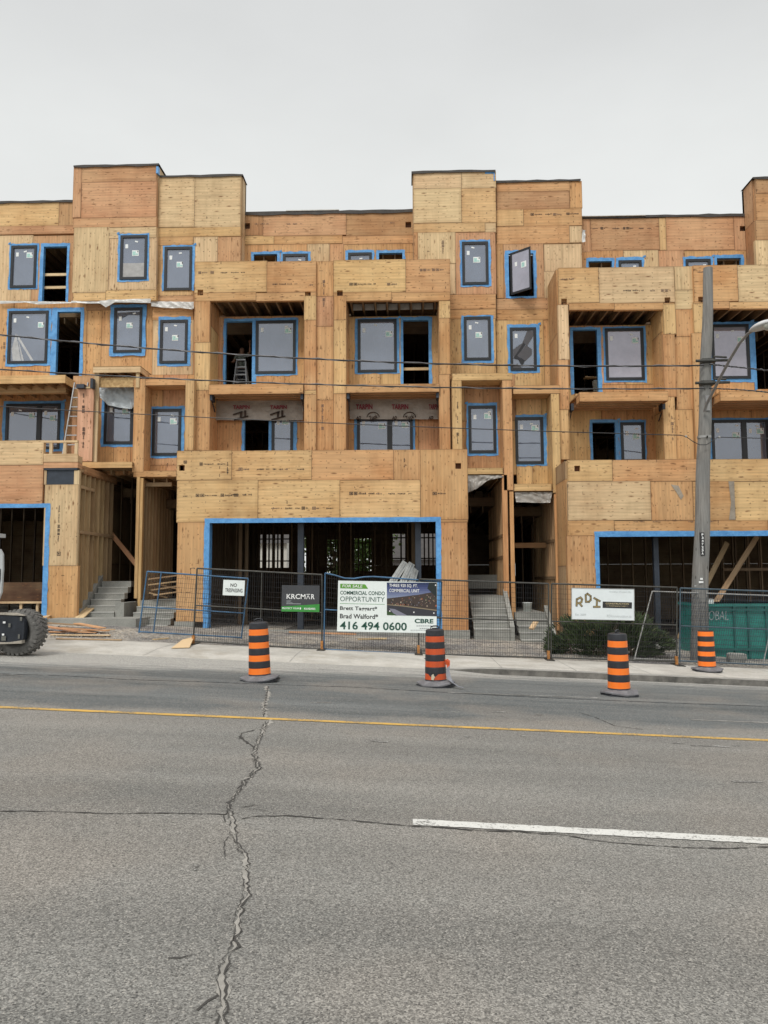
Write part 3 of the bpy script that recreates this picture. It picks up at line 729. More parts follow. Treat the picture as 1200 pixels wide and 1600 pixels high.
zbox(b,(68,121.5,712,722),YG-.02,YG+.3,LUM,tn(PALE)); zbox(b,(68,121.5,722.3,731),YG-.01,YG+.3,LUM,tn(PNK))
part(b,'rim_board')
b=MB(); zbox(b,(72,120,733,757),YG+.02,YG+.2,STEEL,(1,1,1,0)); zbox(b,(69,120.8,731.5,734),YG-.03,YG+.25,STEEL,(1,1,1,0)); zbox(b,(69,72.5,735,757),YG-.0,YG+.2,LUM,tn(LPINE)); part(b,'steel_beam')
b=MB()
zbox(b,(67,121,688,691.5),YG,YG+.09,LUM,tn(PALE)); zbox(b,(68,121,709,712),YG,YG+.09,LUM,tn(PALE))
for a in (77,99,116.5): zbox(b,(a,a+4.5,691.5,709),YG+.01,YG+.08,LUM,tn(LPINE),True)
part(b,'terrace_rail')
b=MB(); b.box(xl,Xc(68,710,YG),YG+.14,YN+.1,ztL-1.1,ztL-.82,PLY,tn(BRN)); b.box(Xc(68,710,YG),xr,YG+.3,YN+.1,ztL-.95,ztL-.72,PLY,tn(BRN)); part(b,'terrace_floor')
# stud wall along the left porch
b=MB(); zb=Z(121,968,YG); zt2=Z(121,735,YG)
sidewall(b,xr-.26,YG+.14,24.4,zb,zt2,.10,[DPINE,BRN])
studs_y(b,xr-.16,YG+.12,24.3,zb+.04,zt2-.02,1,.36,(.50,.36,.20),.15)
b.box(xr-.16,xr-.01,YG,YG+.10,zb,zt2,LUM,tn(LPINE),True)
zz=Z(121,833,YG); b.box(xr-.14,xr-.005,YG+.12,24.2,zz,zz+.09,LUM,tn(DPINE)); b.box(xr-.14,xr-.005,YG+.12,22.6,Z(121,762,YG),Z(121,757,YG),LUM,tn(DPINE))
part(b,'stud_wall')
b=MB(); b.box(xl,xr,YG-.015,YG+.3,zb-1,zb,CONC); part(b,'foundation')
# rough low wall inside the left garage, sheet darkened like the shaded interior
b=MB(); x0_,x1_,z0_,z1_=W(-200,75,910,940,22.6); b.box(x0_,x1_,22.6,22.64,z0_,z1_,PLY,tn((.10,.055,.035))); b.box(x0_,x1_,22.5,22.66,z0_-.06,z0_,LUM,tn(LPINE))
for a in (-60,-15,30,56): zbox(b,(a,a+4,942,962),22.55,22.62,LUM,tn(LPINE),True)
part(b,'low_partition')
# -- right block
h=[]; I=W(937,1500,837,1010,YG); h=[(I[0],I[1],I[2]-1,I[3])]; b=MB()
h.append(scup(b,902,732,YG))
sheets(b,[(887,957,718.5,752,YEL,0),(957,1090,718,752,ORG,0),(1090,1260,717,752,YEL,0),(1260,1500,717,752,ORG,0),
          (887,1017,752,813,PALE,0),(1017,1083,752,813,ORG,1),(1083,1148,752,813,ORG,0),(1148,1290,752,813,YEL,0),(1290,1500,752,813,ORG,0),
          (887,960,813,837,ORG,0),(960,1200,813,837,ORG,0),(1200,1500,813,837,YEL,0),(887,937,837,1000,ORG,1)],YG,h)
GRS=plain('mud_stain',(.30,.26,.21),.9,0,3,.2)
for pts in (((1048,757),(1060,759),(1068,775),(1064,781),(1056,768)),((1138,752),(1147,752),(1149,812),(1139,812),(1142,785))):
    b.face([(P(a,c,YG).x,YG-.008,P(a,c,YG).z) for a,c in reversed(pts)],GRS)
stamp(b,1020,815,YG,20,False,INKR,.6); stamp(b,1075,815,YG,40,False,INKR,.6); stamp(b,990,815,YG,18,False,INKR,.6)
part(b,'ground_floor_wall')
Z0r=Z(1000,1000,YG); b=MB()
ring(b,(W(931,1500,830,1010,YG)[0],I[1],Z0r,W(931,1100,830,840,YG)[3]),(I[0]+.004,I[1],Z0r,I[3]-.004),YG,TAPE,.012,sides='tl',n=22)
b.box(I[0]-.003,I[0]+.02,YG,YG+.3,Z0r,I[3],TAPE); part(b,'garage_opening')
x0r,x1r=Xc(887,850,YG),Xc(1500,850,YG); ztR=Z(1000,718,YG)
b=MB(); sidewall(b,x0r,YG+.14,24.6,Z0r-.4,ztR,.12,[ORG,DPINE,BRN]); part(b,'side_wall')
b=MB(); b.box(x0r+.13,x1r,YG+.14,YN+.1,ztR-1.1,ztR-.82,PLY,tn(BRN)); part(b,'terrace_floor')
b=MB(); b.box(x0r-.01,x1r,YG-.015,YG+.3,Z0r-.8,Z0r,CONC); part(b,'foundation')

# =========== upper storeys
def tower(px,Y,holes,tones,explicit=None,back=25.4,vert=False,cap=MEMB,botpx=None):
    R_=W(*px,Y); x0,x1,z0,z1=R_; b=MB()
    if explicit: sheets(b,explicit,Y,holes)
    else: wall(b,R_,Y,holes,tones,vert=vert)
    zr=13.3
    zl=max(z0,Z((px[0]+px[1])/2,412,Y))
    for X in (x0,x1-.12): sidewall(b,X,Y+.13,YR,zl,min(zr,z1),.12,tones); sidewall(b,X,Y+.13,back,zr,z1,.12,tones)
    b.box(x0,x1,back-.12,back,zr,z1,PLY,tn(BRN)); b.box(x0+.12,x1-.12,Y+.13,back-.12,z1-.25,z1-.1,MEMB)
    return b,R_
# tower A
hA=[]
window(YA,(184,233,365,440),(188,230,368,437),stick='mid',holes=hA)
b,RA=tower((114,244.5,259,470),YA,hA,[PALE],[(114,127,259,340,PNK,1),(127,244.5,259,284,PNK,0),(127,244.5,284,340,PNK,0),(114,244.5,340,355,PNK,0),(114,170,355,457,PALE,1),(170,244.5,355,372,PALE,0),(170,244.5,372,453,PALE,1),(114,165,457,470,YEL,0),(165,244.5,453,470,YEL,0)])
topcap(b,RA[0],RA[1],YA,25.4,RA[3]); b.box(RA[1]-.06,RA[1]+.012,YA-.012,YA+.15,RA[3]-.3,RA[3]-.05,TAPE)
part(b,'stair_tower')
b=MB(); x0_,x1_,z0_,z1_=W(192,227,411,434,YA); b.box(x0_,x1_,YA+.003,YA+.0095,z0_,z1_,plain('inner_white_board',(.36,.36,.36),.5,0,6,.15)); part(b,'inner_board')
# tower B
hB=[]
window(YT,(254,304,383,455),(257,300,386,454),stick='mid',holes=hB,sides='tlr'); window(YT,(247,298,495,572),(250,293,500,568),stick='mid',holes=hB)
b,RB=tower((245,376,275,596),YT,hB,[PALE],[(245,304,275,355,PALE,0),(304,376,275,355,PALE,0),(245,376,355,370,YEL,0),(245,302,370,383,ORG,0),(302,340,370,412,PALE,1),(340,376,370,412,PNK,1),(245,302,383,462,YEL,1),(302,306,412,480,ORG,1),(238,302,462,480,PNK,0),(238,302,480,500,ORG,0),(238,302,500,596,PALE,1),(302,306,480,596,ORG,1)])
topcap(b,RB[0],RB[1],YT,25.4,RB[3]); part(b,'stair_tower')
# left wing wall
YL=24.9; hL=[]
window(YL,(14,60,381,452),(17,57,384,450),holes=hL); opening(YL,(62,108,380,475),(67,104,385,471),hL,rails=(430,450))
window(YL,(10,80,482,572),(13,75,486,568),holes=hL); opening(YL,(80,130,481,604),(88,125,487,600),hL)
window(YL,(4,100,627,706),(9,94,631,702),mull=(61,),holes=hL)
window(YL,(-90,-20,482,572),(-86,-24,486,568),holes=hL); window(YL,(-80,-20,381,452),(-77,-24,384,450),holes=hL)
b=MB(); R_=W(-260,113,315,470,YL); zmid=Z(50,471,YL); 
sheets(b,[(-260,-60,315.5,355,YEL,0),(-60,92,315.5,355,YEL,0),(92,118,315,355,BRN,1),(-260,118,355,368,PNK,0),(-260,-40,368,471,YEL,1),(-40,50,368,471,PALE,1),(50,118,368,471,PNK,1)],YL,hL)
sheets(b,[(-260,-60,471,600,ORG,1),(-60,20,471,600,ORG,1),(20,135,471,600,ORG,1),(135,158,485,600,ORG,1),(135,176,471,485,BRN,0),(158,240,471,600,ORG,1),(-260,60,600,720,ORG,1),(60,125,600,720,BRN,1)],YL,hL)
hL2=[]
topcap(b,R_[0],R_[1],YL,BACK,Z(50,315.5,YL)); stamp(b,7,535,YL,14,True,INKR,.8); stamp(b,7,555,YL,12,True,INKR,.8)
part(b,'upper_wall')
SHT_=plain('film_streak',(.42,.44,.46),.5,0,6,.2)
for pts in (((18,545),(25,520),(33,566),(20,566)),((27,522),(54,566),(50,566),(28,530)),((28,530),(38,566),(34,566))):
    b=MB(); b.face([(P(a,c,YL).x,YL+.008,P(a,c,YL).z) for a,c in pts][::-1],SHT_); part(b,'loose_film')
# window of tower A third floor sits on this plane, slightly proud
hX=[]; window(YL-.03,(172,228,476,556),(178,222,481,551),stick='mid',holes=hX)
# top-storey walls behind the terraces
def roofwall(x0p,x1p,yt,yb,tops,hl,name='upper_wall',capm=MEMB):
    b=MB(); sheets(b,tops,YR,hl); R_=W(x0p,x1p,yt,yb,YR); topcap(b,R_[0],R_[1],YR,BACK,R_[3],capm,.07)
    return b
hR=[]
for t,f,k in (((392,437,393,450),(396,433,397,450),0),((438,485,393,450),(442,481,397,450),1),((540,585,391,450),(544,581,395,450),1),((588,633,391,450),(592,629,395,450),0)):
    if k: window(YR,t,f,holes=hR)
    else: opening(YR,t,f,hR)
b=MB(); hR.append(scup(b,386,353,YR)); hR.append(scup(b,638,351,YR))
sheets(b,[(376,411,331,368,BRN,1),(411,541,331,368,PNK,0),(541,650,330,368,BRN,0),(376,428,368,382,YEL,0),(428,535,368,381,ORG,0),(535,650,368,381,ORG,0),(376,480,382,450,ORG,1),(480,515,381,450,PALE,1),(515,537,381,450,PNK,1),(537,650,381,450,ORG,1)],YR,hR)
stamp(b,398,350,YR,24,False,INKR,.9); stamp(b,448,350,YR,26,False,INKR,.9); stamp(b,610,348,YR,12,False,INKR,.9); stamp(b,500,386,YR,14,True,INKR,.8)
R_=W(378,648,331,450,YR); topcap(b,R_[0],R_[1],YR,BACK,R_[3],MEMB,.09)
xa,xb=Xc(447,331,YR),Xc(530,331,YR); b.box(xa,xb,YR-.06,YR+.5,R_[3]+.03,R_[3]+.06,MEMW)
part(b,'upper_wall')
hR=[]
for t,f,k in (((916,960,403,460),(920,957,408,460),0),((963,1007,402,460),(967,1003,407,460),1),((1068,1115,401,460),(1072,1111,405,460),1),((1117,1163,398,460),(1121,1159,403,460),0)):
    if k: window(YR,t,f,holes=hR)
    else: opening(YR,t,f,hR)
b=MB(); hR.append(scup(b,1160,357,YR,4))
sheets(b,[(908,923,342,394,PNK,1),(923,1030,341,391,BRN,0),(1030,1041,340,391,YEL,1),(1041,1147,338,391,PNK,0),(1147,1200,337,391,PNK,1),(908,975,391,460,ORG,1),(975,1030,391,460,PALE,1),(1030,1070,391,460,PNK,1),(1070,1200,391,460,ORG,1)],YR,hR)
stamp(b,926,357,YR,20,False,INK,.9); stamp(b,957,357,YR,34,False,INK,.9); stamp(b,998,357,YR,26,False,INK,.9)
R_=W(910,1175,339,460,YR); topcap(b,R_[0],R_[1],YR,BACK,R_[3]+.04,MEMB,.07); b.box(R_[0],Xc(1008,339,YR),YR-.09,YR+.4,R_[3]+.03,R_[3]+.05,MEMW)
part(b,'upper_wall')
# towers C and D
hC=[]; window(YA,(719,767,375,448),(722,763,378,445),stick='mid',holes=hC); window(YA,(721,771,493,567),(725,767,495,563),stick='mid',holes=hC)
b,RC=tower((646,775,268,590),YA,hC,[PALE],[(646,721,268,294,PALE,0),(721,775,268,294,PALE,0),(646,721,294,348,PALE,0),(721,775,294,348,YEL,0),(646,758,348,363,YEL,0),(758,775,348,363,PALE,0),(646,653,363,412,ORG,1),(653,712,363,412,PALE,1),(702,712,412,460,PALE,1),(712,775,363,460,PNK,1),(702,775,460,483,ORG,0),(702,775,483,498,ORG,0),(702,775,498,590,YEL,1)])
topcap(b,RC[0],RC[1],YA,25.4,RC[3]); b.box(RC[1]-.3,RC[1]+.012,YA-.012,YA+.1,RC[3]-.1,RC[3]-.0,TAPE); b.box(RC[1]-.02,RC[1]+.012,YA-.012,YA+.15,RC[3]-.35,RC[3]-.1,TAPE)
stamp(b,692,376,YA,22,True,INKR,.9); part(b,'stair_tower')
hD=[]; opening(YT,(789,838,391,466),(795,834,396,463),hD,sides='tlrb'); window(YT,(793,843,507,583),(797,838,512,579),stick='none',holes=hD)
b,RD=tower((775.5,909.5,283,606),YT,hD,[PALE],[(775.5,890,283,299,ORG,0),(890,909.5,283,325,ORG,1),(775.5,890,299,327,BRN,0),(775.5,818,327,353,YEL,0),(818,909.5,325,353,ORG,0),(775.5,890,353,381,ORG,0),(890,909.5,353,379,PALE,1),(775.5,787,381,466,ORG,1),(787,850,381,466,PNK,1),(850,909.5,381,424,PALE,1),(850,876,424,466,PALE,1),(775.5,876,466,483,PNK,0),(775.5,876,483,500,ORG,0),(775.5,850,500,606,YEL,1),(850,876,500,606,ORG,1)])
topcap(b,RD[0],RD[1],YT,25.4,RD[3]); stamp(b,829,335,YT,34,False,INK,.9); stamp(b,864,335,YT,14,False,INKR,.9); stamp(b,885,334,YT,22,False,INK,.9); part(b,'stair_tower')
# outward opened casement of tower D
b=MB(); hx=Xc(798,430,YT); x0,x1,z0,z1=W(797,834,397,462,YT); wd=x1-x0; an=R(42)
def sashp(u,v,dep=0): return Vector((x0+u*math.cos(an)-dep*math.sin(an)*-1*0, YT-.04-u*math.sin(an)-dep*math.cos(an), z0+v))
def sbox(b,u0,u1,v0,v1,m,d0=0,d1=.05):
    a=[sashp(u0,v0,d0),sashp(u1,v0,d0),sashp(u1,v1,d0),sashp(u0,v1,d0)]; c=[sashp(u0,v0,d1),sashp(u1,v0,d1),sashp(u1,v1,d1),sashp(u0,v1,d1)]
    b.face(c,m); b.face(a[::-1],m)
    for i in range(4): j=(i+1)%4; b.face((c[i],a[i],a[j],c[j]),m)
hh=z1-z0; wd*=1.02
for q in ((0,.07,0,hh),(wd-.07,wd,0,hh),(.07,wd-.07,0,.07),(.07,wd-.07,hh-.07,hh)): sbox(b,*q,FRM)
o=part(b,'casement_sash'); b=MB(); sbox(b,.07,wd-.07,.07,hh-.07,GLASSL,.02,.03); b.build('pane',o)
b=MB(); sbox(b,.18,.27,hh-.5,hh-.36,PAPER,.032,.036); sbox(b,.42,.62,hh-.62,hh-.42,PAPER,.032,.036); sbox(b,.44,.55,hh-.6,hh-.45,PAPERG,.037,.039); b.build('sticker',o)
# broken pane of the window under it: shards and a hole
x0,x1,z0,z1=W(797,838,512,579,YT); b=MB(); LTG=plain('shard_grey',(.17,.17,.19),.3); DKG=plain('shard_dark',(.012,.012,.016),.3); MDG=plain('shard_mid',(.075,.075,.085),.3)
def shard(pts,m,dy):
    b.face([(P(a,c,YT).x,YT-dy,P(a,c,YT).z) for a,c in pts][::-1],m)
q=lambda X_,Y_:(680+.2*X_,460+.2*Y_)
shard([q(770,290),q(720,280),q(680,380),q(720,400),q(770,320)],MDG,.004)
shard([q(610,430),q(650,400),q(690,375),q(640,470),q(612,490)],MDG,.005)
shard([q(690,375),q(705,395),q(640,485),q(700,520),q(680,565),q(650,510),q(610,500),q(650,440)],DKG,.007)
shard([q(640,480),q(710,395),q(755,430),q(755,470),q(705,520)],MDG,.010)
shard([q(600,570),q(640,540),q(680,575),q(640,590)],MDG,.004)
b.box(x0+.16,x0+.25,YT+.004,YT+.008,z1-.34,z1-.2,PAPER)
part(b,'shattered_pane')
# tower E on the right edge
b,RE=tower((1181,1330,277,425),YA,[],[BRN],[(1181,1330,277,301,BRN,0),(1181,1330,301,343,ORG,0),(1181,1330,343,374,BRN,0),(1181,1330,374,425,PALE,1)],back=25.4)
topcap(b,RE[0],RE[1],YA,25.4,RE[3]); part(b,'stair_tower')

# bays with terraces and balconies
def bay(name,parap,cols,openings,ytop,ybeam,ybot,cen,scs,stamps,right):
    b=MB(); hs=[scup(b,a,c,YM) for a,c in scs]
    sheets(b,parap,YM,hs,.12); sheets(b,[c for c in cols],YM,(),.12); sheets(b,cen,YM+.10,(),.12)
    for s in stamps: stamp(b,s[0],s[1],YM+(s[5] if len(s)>5 else 0),s[2],s[3],s[4],.9)
    return b
b=bay('bay',[(304,417,408,457,YEL,0),(417,494,408,457,ORG,0),(521,634,405.5,457,YEL,0),(634,703.5,405,457,ORG,0),(304,400,457,470,ORG,0),(400,494,457,470,ORG,0),(521,612,456,470,ORG,0),(612,703.5,456,470,ORG,0)],
 [(304,328,470,535,ORG,1),(304,328,535,610,YEL,1),(304,328,610,704,ORG,1),(475,494,462,500,YEL,1),(475,494,500,610,ORG,1),(475,494,616,704,ORG,1),(475,494,610,616,YEL,0),(521,541,462,500,ORG,1),(521,541,500,615,YEL,1),(521,541,615,704,ORG,1),(686,703.5,470,497,YEL,1),(686,703.5,497,585,ORG,1),(686,703.5,585,704,ORG,1)],
 None,408,470,704,[(494,521,408,463,ORG,1),(494,521,463,510,PNK,1),(494,521,510,625,ORG,1),(494,521,625,704,ORG,1)],
 [(313,457),(481,460),(531,458)],
 [(310,426,28,False,INKR),(345,426,42,False,INK),(426,444,42,False,INK),(484,445,6,False,INKR),(546,444,44,False,INK),(605,444,24,False,INKR),(656,422,40,False,INKR),(506,438,26,True,INKR,.1),(506,466,22,True,INKR,.1),(504,632,44,True,INKR,.1)],0)
xa,xb=Xc(304,550,YM),Xc(703.5,550,YM); zc=Z(500,470,YM); zb=Z(500,704,YM)-.9; zt=Z(500,407,YM)
for X in (xa,xb-.12): b.cut(); sidewall(b,X,YM+.12,YT-.01,zb,zt,.12,[ORG,BRN])
part(b,'bay_wall')
def recess(xl,xr,ytop,y3b,slab,ybot,back,hb,name,white=False,slabx=None,front=23.1):
    """timber-lined balcony recess: side walls, open joists, balcony slab, back wall"""
    X0,X1=Xc(xl,550,YM),Xc(xr,550,YM); zt=Z((xl+xr)/2,ytop,YM); zs1=Z((xl+xr)/2,slab[0],front); zs0=Z((xl+xr)/2,slab[1],front)
    zb=Z((xl+xr)/2,ybot,YM)-.9
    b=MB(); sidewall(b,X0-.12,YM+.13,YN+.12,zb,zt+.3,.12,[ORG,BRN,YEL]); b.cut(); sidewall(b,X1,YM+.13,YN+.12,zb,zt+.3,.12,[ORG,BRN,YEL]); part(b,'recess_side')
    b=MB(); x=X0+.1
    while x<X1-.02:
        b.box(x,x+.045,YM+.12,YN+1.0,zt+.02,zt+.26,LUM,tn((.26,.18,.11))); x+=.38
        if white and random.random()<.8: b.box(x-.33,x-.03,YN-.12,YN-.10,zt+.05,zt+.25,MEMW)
    b.box(X0,X1,YM+.12,YN+1.0,zt+.27,zt+.30,PLY,tn((.16,.10,.07))); b.box(X0,X1,YN+1.0,YN+1.04,zt-.4,zt+.3,PLY,tn((.1,.07,.05))); part(b,'ceiling_joists')  # joist and ceiling tones darkened to paint in the recess shadow
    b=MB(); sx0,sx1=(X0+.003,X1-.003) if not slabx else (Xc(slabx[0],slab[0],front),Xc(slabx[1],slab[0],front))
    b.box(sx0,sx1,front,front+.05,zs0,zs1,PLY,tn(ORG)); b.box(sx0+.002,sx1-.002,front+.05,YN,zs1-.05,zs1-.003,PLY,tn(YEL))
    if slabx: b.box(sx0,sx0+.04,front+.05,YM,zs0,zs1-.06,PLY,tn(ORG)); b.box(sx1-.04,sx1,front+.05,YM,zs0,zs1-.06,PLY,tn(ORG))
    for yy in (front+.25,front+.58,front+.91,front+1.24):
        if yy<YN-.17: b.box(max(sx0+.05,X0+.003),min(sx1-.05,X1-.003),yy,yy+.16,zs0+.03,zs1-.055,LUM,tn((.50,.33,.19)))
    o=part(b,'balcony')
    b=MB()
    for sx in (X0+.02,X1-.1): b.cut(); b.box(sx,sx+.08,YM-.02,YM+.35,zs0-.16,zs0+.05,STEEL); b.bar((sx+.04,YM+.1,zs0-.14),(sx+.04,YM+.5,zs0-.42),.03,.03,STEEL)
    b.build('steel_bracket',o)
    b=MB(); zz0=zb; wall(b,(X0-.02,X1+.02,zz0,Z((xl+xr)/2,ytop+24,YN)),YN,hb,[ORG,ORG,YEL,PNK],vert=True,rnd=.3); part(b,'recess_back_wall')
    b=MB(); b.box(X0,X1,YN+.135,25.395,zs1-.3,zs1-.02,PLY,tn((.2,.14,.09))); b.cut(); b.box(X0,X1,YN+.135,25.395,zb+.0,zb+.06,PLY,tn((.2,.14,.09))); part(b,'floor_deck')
hb=[]; opening(YN,(349,401,498,605),(352.5,394,502,603),hb); window(YN,(398,465,497,587),(399.5,462,501,584),holes=hb)
opening(YN,(378,427,640,706),(382,420,644,706),hb,sides='lr'); window(YN,(424,464,640,712),(424.5,458,644,712),holes=hb,sides='r')
recess(328,475,470,600,(600,615.5),704,None,hb,'a')
hb=[]; window(YN,(555,624,497,584),(559,620,499,582),holes=hb); opening(YN,(626,675,495,603),(630,670,500,603),hb,rails=(577,))
window(YN,(553,649,640,712),(558,645,644,712),mull=(609,),holes=hb)
recess(541,686,470,600,(600,613),704,None,hb,'b',True)
b=MB(); b.box(xa+.12,xb-.12,YM+.12,YR,zc+.31,zc+.42,PLY,tn(BRN)); part(b,'terrace_floor')
# right bay
b=bay('bay',[(872.5,936,418,473,YEL,0),(936,1054,417,473,PALE,0),(1084,1153,414,471,ORG,0),(1153,1275,413,471,PALE,0),(889,960,473,484,ORG,0),(960,1037,473,484,ORG,0),(872.5,889,473,476,ORG,0),(1037,1054,473,475,ORG,0),(1084,1101,471,474,ORG,0),(1101,1140,471,482,ORG,0),(1140,1275,471,482,YEL,0)],
 [(872.5,889,476,562,PALE,1),(872.5,889,562,640,ORG,1),(872.5,889,640,718,YEL,1),(1037,1056,475,522,YEL,1),(1037,1056,522,620,ORG,1),(1037,1056,620,718,YEL,1),(1084,1101,474,520,YEL,1),(1084,1101,520,718,ORG,1),(1235,1275,482,718,YEL,1)],
 None,0,0,0,[(1054,1084,416,453,PALE,1),(1054,1084,453,483,PALE,0),(1056,1084,483,526,ORG,1),(1056,1084,526,640,ORG,1),(1056,1084,640,718,ORG,1)],
 [(881.5,471),(1043,469),(1095.5,468)],
 [(876,436,22,False,INKR),(974,454,34,False,INK),(1016,454,10,False,INKR),(1033,454,16,False,INKR),(1090,425,20,False,INKR),(1050,650,40,True,INKR)],1)
xa2,xb2=Xc(872.5,550,YM),Xc(1275,550,YM); zb=Z(1000,718,YM)-.9; zt=Z(1000,417,YM); zc2=Z(1000,484,YM)
for X in (xa2,xb2-.12): b.cut(); sidewall(b,X,YM+.12,YT-.01,zb,zt,.12,[ORG,YEL])
part(b,'bay_wall')
hb=[]; opening(YN,(891,940,511,617),(896,934,515,615),hb); window(YN,(943,1010,510,598),(946,1006,513,594),holes=hb,glass=GLASSL)
opening(YN,(922,967,656,722),(926,962,660,722),hb); window(YN,(967,1010,656,722),(970,1007,660,722),holes=hb)
recess(889,1037,484,612,(612,627),718,None,hb,'c',slabx=(905,1044),front=22.75)
hb=[]; window(YN,(1108,1177,503,597),(1112,1171,507,592),holes=hb,glass=GLASSL); opening(YN,(1177,1226,503,610),(1181,1221,507,608),hb)
window(YN,(1108,1205,653,722),(1112,1201,656,722),mull=(1163,),holes=hb)
recess(1101,1235,482,610,(611,626),718,None,hb,'d',slabx=(1125,1243),front=22.75)
b=MB(); b.box(xa2+.12,xb2-.12,YM+.12,YR,zc2+.31,zc2+.42,PLY,tn(BRN)); part(b,'terrace_floor')

# porch-side box frames at the second floor
def boxframe(posts,beams,Y1,tones=(ORG,YEL)):
    b=MB()
    for p in posts: x0,x1,z0,z1=W(*p,YF); b.box(x0,x1,YF,Y1,z0,z1,PLY,tn(random.choice(tones)),True)
    for p in beams: x0,x1,z0,z1=W(*p,YF); b.box(x0+.004,x1-.004,YF+.003,Y1,z0,z1,PLY,tn(random.choice(tones)),False)
    return b
hc=[]; window(23.7,(729,778,630,712),(732,775,634,708),holes=hc)
b=boxframe([(706.5,722,594,704),(786,801,594,766)],[(706.5,801,583,594),(722,786,731,741)],23.7); stamp(b,715,628,YF-.01,18,True,INK,.8);stamp(b,715,650,YF-.01,12,True,INKR,.8);stamp(b,715,676,YF-.01,22,True,INK,.8); part(b,'porch_box_frame')
b=MB(); R_=W(703.5,806,586,742,23.7); wall(b,R_,23.7,hc,[ORG,BRN,YEL],vert=True); part(b,'recess_back_wall')
hc=[]; window(23.72,(802,854,648,728),(805,849,652,725),holes=hc)
b=boxframe([(862.5,875.5,615,770)],[(801.5,875.5,602,615),(803,862,756,767)],23.7); part(b,'porch_box_frame')
b=MB(); R_=W(806.5,885,604,766,23.72); wall(b,R_,23.72,hc,[ORG,YEL],vert=True); part(b,'recess_back_wall')
hc=[]; window(23.6,(158,210,625,698),(163,208,626,694),holes=hc); window(23.6,(233,288,635,716),(238,283,639,712),holes=hc)
b=MB()
for p,t in (((147,154,582,722),LPINE),((213,218.5,582,606),PALE)): x0,x1,z0,z1=W(*p,YF); b.box(x0,x1,YF-.045,YF-.006,z0,z1,LUM,tn(t),True)
x0,x1,z0,z1=W(145.5,219.5,573.5,582,22.9); b.box(x0,x1,22.9,22.94,z0,z1,LUM,tn(PALE)); b.box(x1-.04,x1,22.94,24.6,z0,z1,LUM,tn(PALE)); b.box(x0,x0+.04,22.94,24.6,z0,z1,LUM,tn(PALE))
x=x0+.3
while x<x1-.1: b.box(x,x+.04,22.94,24.6,z0+.01,z1-.01,LUM,tn(DPINE)); x+=.4
b.box(x0,x1,22.9,24.6,z1,z1+.03,PLY,tn(YEL))
x0,x1,z0,z1=W(155,213,590,605,23.05); b.box(x0,x1,23.05,23.08,z0,z1,OSB)
x0,x1,z0,z1=W(121,206,722,731,22.8); b.box(x0,x1,22.8,22.85,z0,z1,LUM,tn(YEL)); b.box(x0,x1,22.85,23.59,z0+.1,z1,PLY,tn(DPINE))
part(b,'porch_box_frame')
b=boxframe([(208,226,592,738),(289,303,592,704)],[(208,303,592,602),(208,276,735.5,745)],23.6); part(b,'porch_box_frame')
b=MB(); R_=W(112,303,586,742,23.6); wall(b,R_,23.6,hc,[ORG,BRN,PNK],vert=True); stamp(b,262,724,23.6,16,True,INK,.8); part(b,'recess_back_wall')
# left balcony slab
b=MB(); x0,x1,z0,z1=W(-260,102,588,600.5,22.9); b.box(x0,x1,22.9,22.94,z0,z1,LUM,tn(YEL)); b.box(x0,x1-.02,22.945,24.88,z1-.03,z1,PLY,tn(PALE)); b.box(x1-.04,x1,22.945,24.88,z0,z1-.035,LUM,tn(YEL))
x0b,x1b,z0b,z1b=W(-260,104,605,616,23.8); b.box(x0b,x1b,23.75,23.95,z0b,z1b,LUM,tn(PALE)); x=x0+.2
while x<x1-.1: b.box(x,x+.04,22.945,24.88,z0+.02,z1-.035,LUM,tn(DPINE)); x+=.4
part(b,'balcony')

# =========== porches: ceilings, posts, entry walls, steps
def porch(xl,xr,ytop,yb_l,side,depthend,studX,z_land,name,doorhead=True):
    pass
b=MB()  # soffits
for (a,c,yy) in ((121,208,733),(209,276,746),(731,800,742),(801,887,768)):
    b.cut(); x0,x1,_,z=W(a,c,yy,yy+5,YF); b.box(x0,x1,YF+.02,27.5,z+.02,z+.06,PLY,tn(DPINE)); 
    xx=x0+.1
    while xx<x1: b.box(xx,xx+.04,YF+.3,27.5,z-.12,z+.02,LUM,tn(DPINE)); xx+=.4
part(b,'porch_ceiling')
b=MB()
zl=Z(216,938,YF)
for (a,c,y0,y1) in ((211.5,216.5,745,935),(217,221.5,747,955)): b.cut(); zbox(b,(a,c,y0,y1),YF,YF+.12,LUM,tn(YEL),True)
part(b,'porch_post')
b=MB()
for (a,c,y0,y1) in ((786,794,742,945),(798,804,768,970)): b.cut(); zbox(b,(a,c,y0,y1),YF,YF+.12,LUM,tn(ORG),True)
part(b,'porch_post')
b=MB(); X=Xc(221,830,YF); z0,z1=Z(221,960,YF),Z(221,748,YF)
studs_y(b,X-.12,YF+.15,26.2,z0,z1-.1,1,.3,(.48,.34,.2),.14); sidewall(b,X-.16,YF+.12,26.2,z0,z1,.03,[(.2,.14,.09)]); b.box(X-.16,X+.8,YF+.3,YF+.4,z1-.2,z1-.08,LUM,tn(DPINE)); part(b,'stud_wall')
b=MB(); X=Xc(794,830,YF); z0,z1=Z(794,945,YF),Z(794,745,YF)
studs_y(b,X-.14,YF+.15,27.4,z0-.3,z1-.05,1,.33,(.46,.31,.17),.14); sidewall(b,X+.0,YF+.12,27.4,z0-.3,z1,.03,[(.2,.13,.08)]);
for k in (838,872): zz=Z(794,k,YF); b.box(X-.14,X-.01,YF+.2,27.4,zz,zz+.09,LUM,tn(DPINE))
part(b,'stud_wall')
b=MB(); X=Xc(868,860,YF); z0,z1=Z(868,985,YF),Z(868,772,YF)
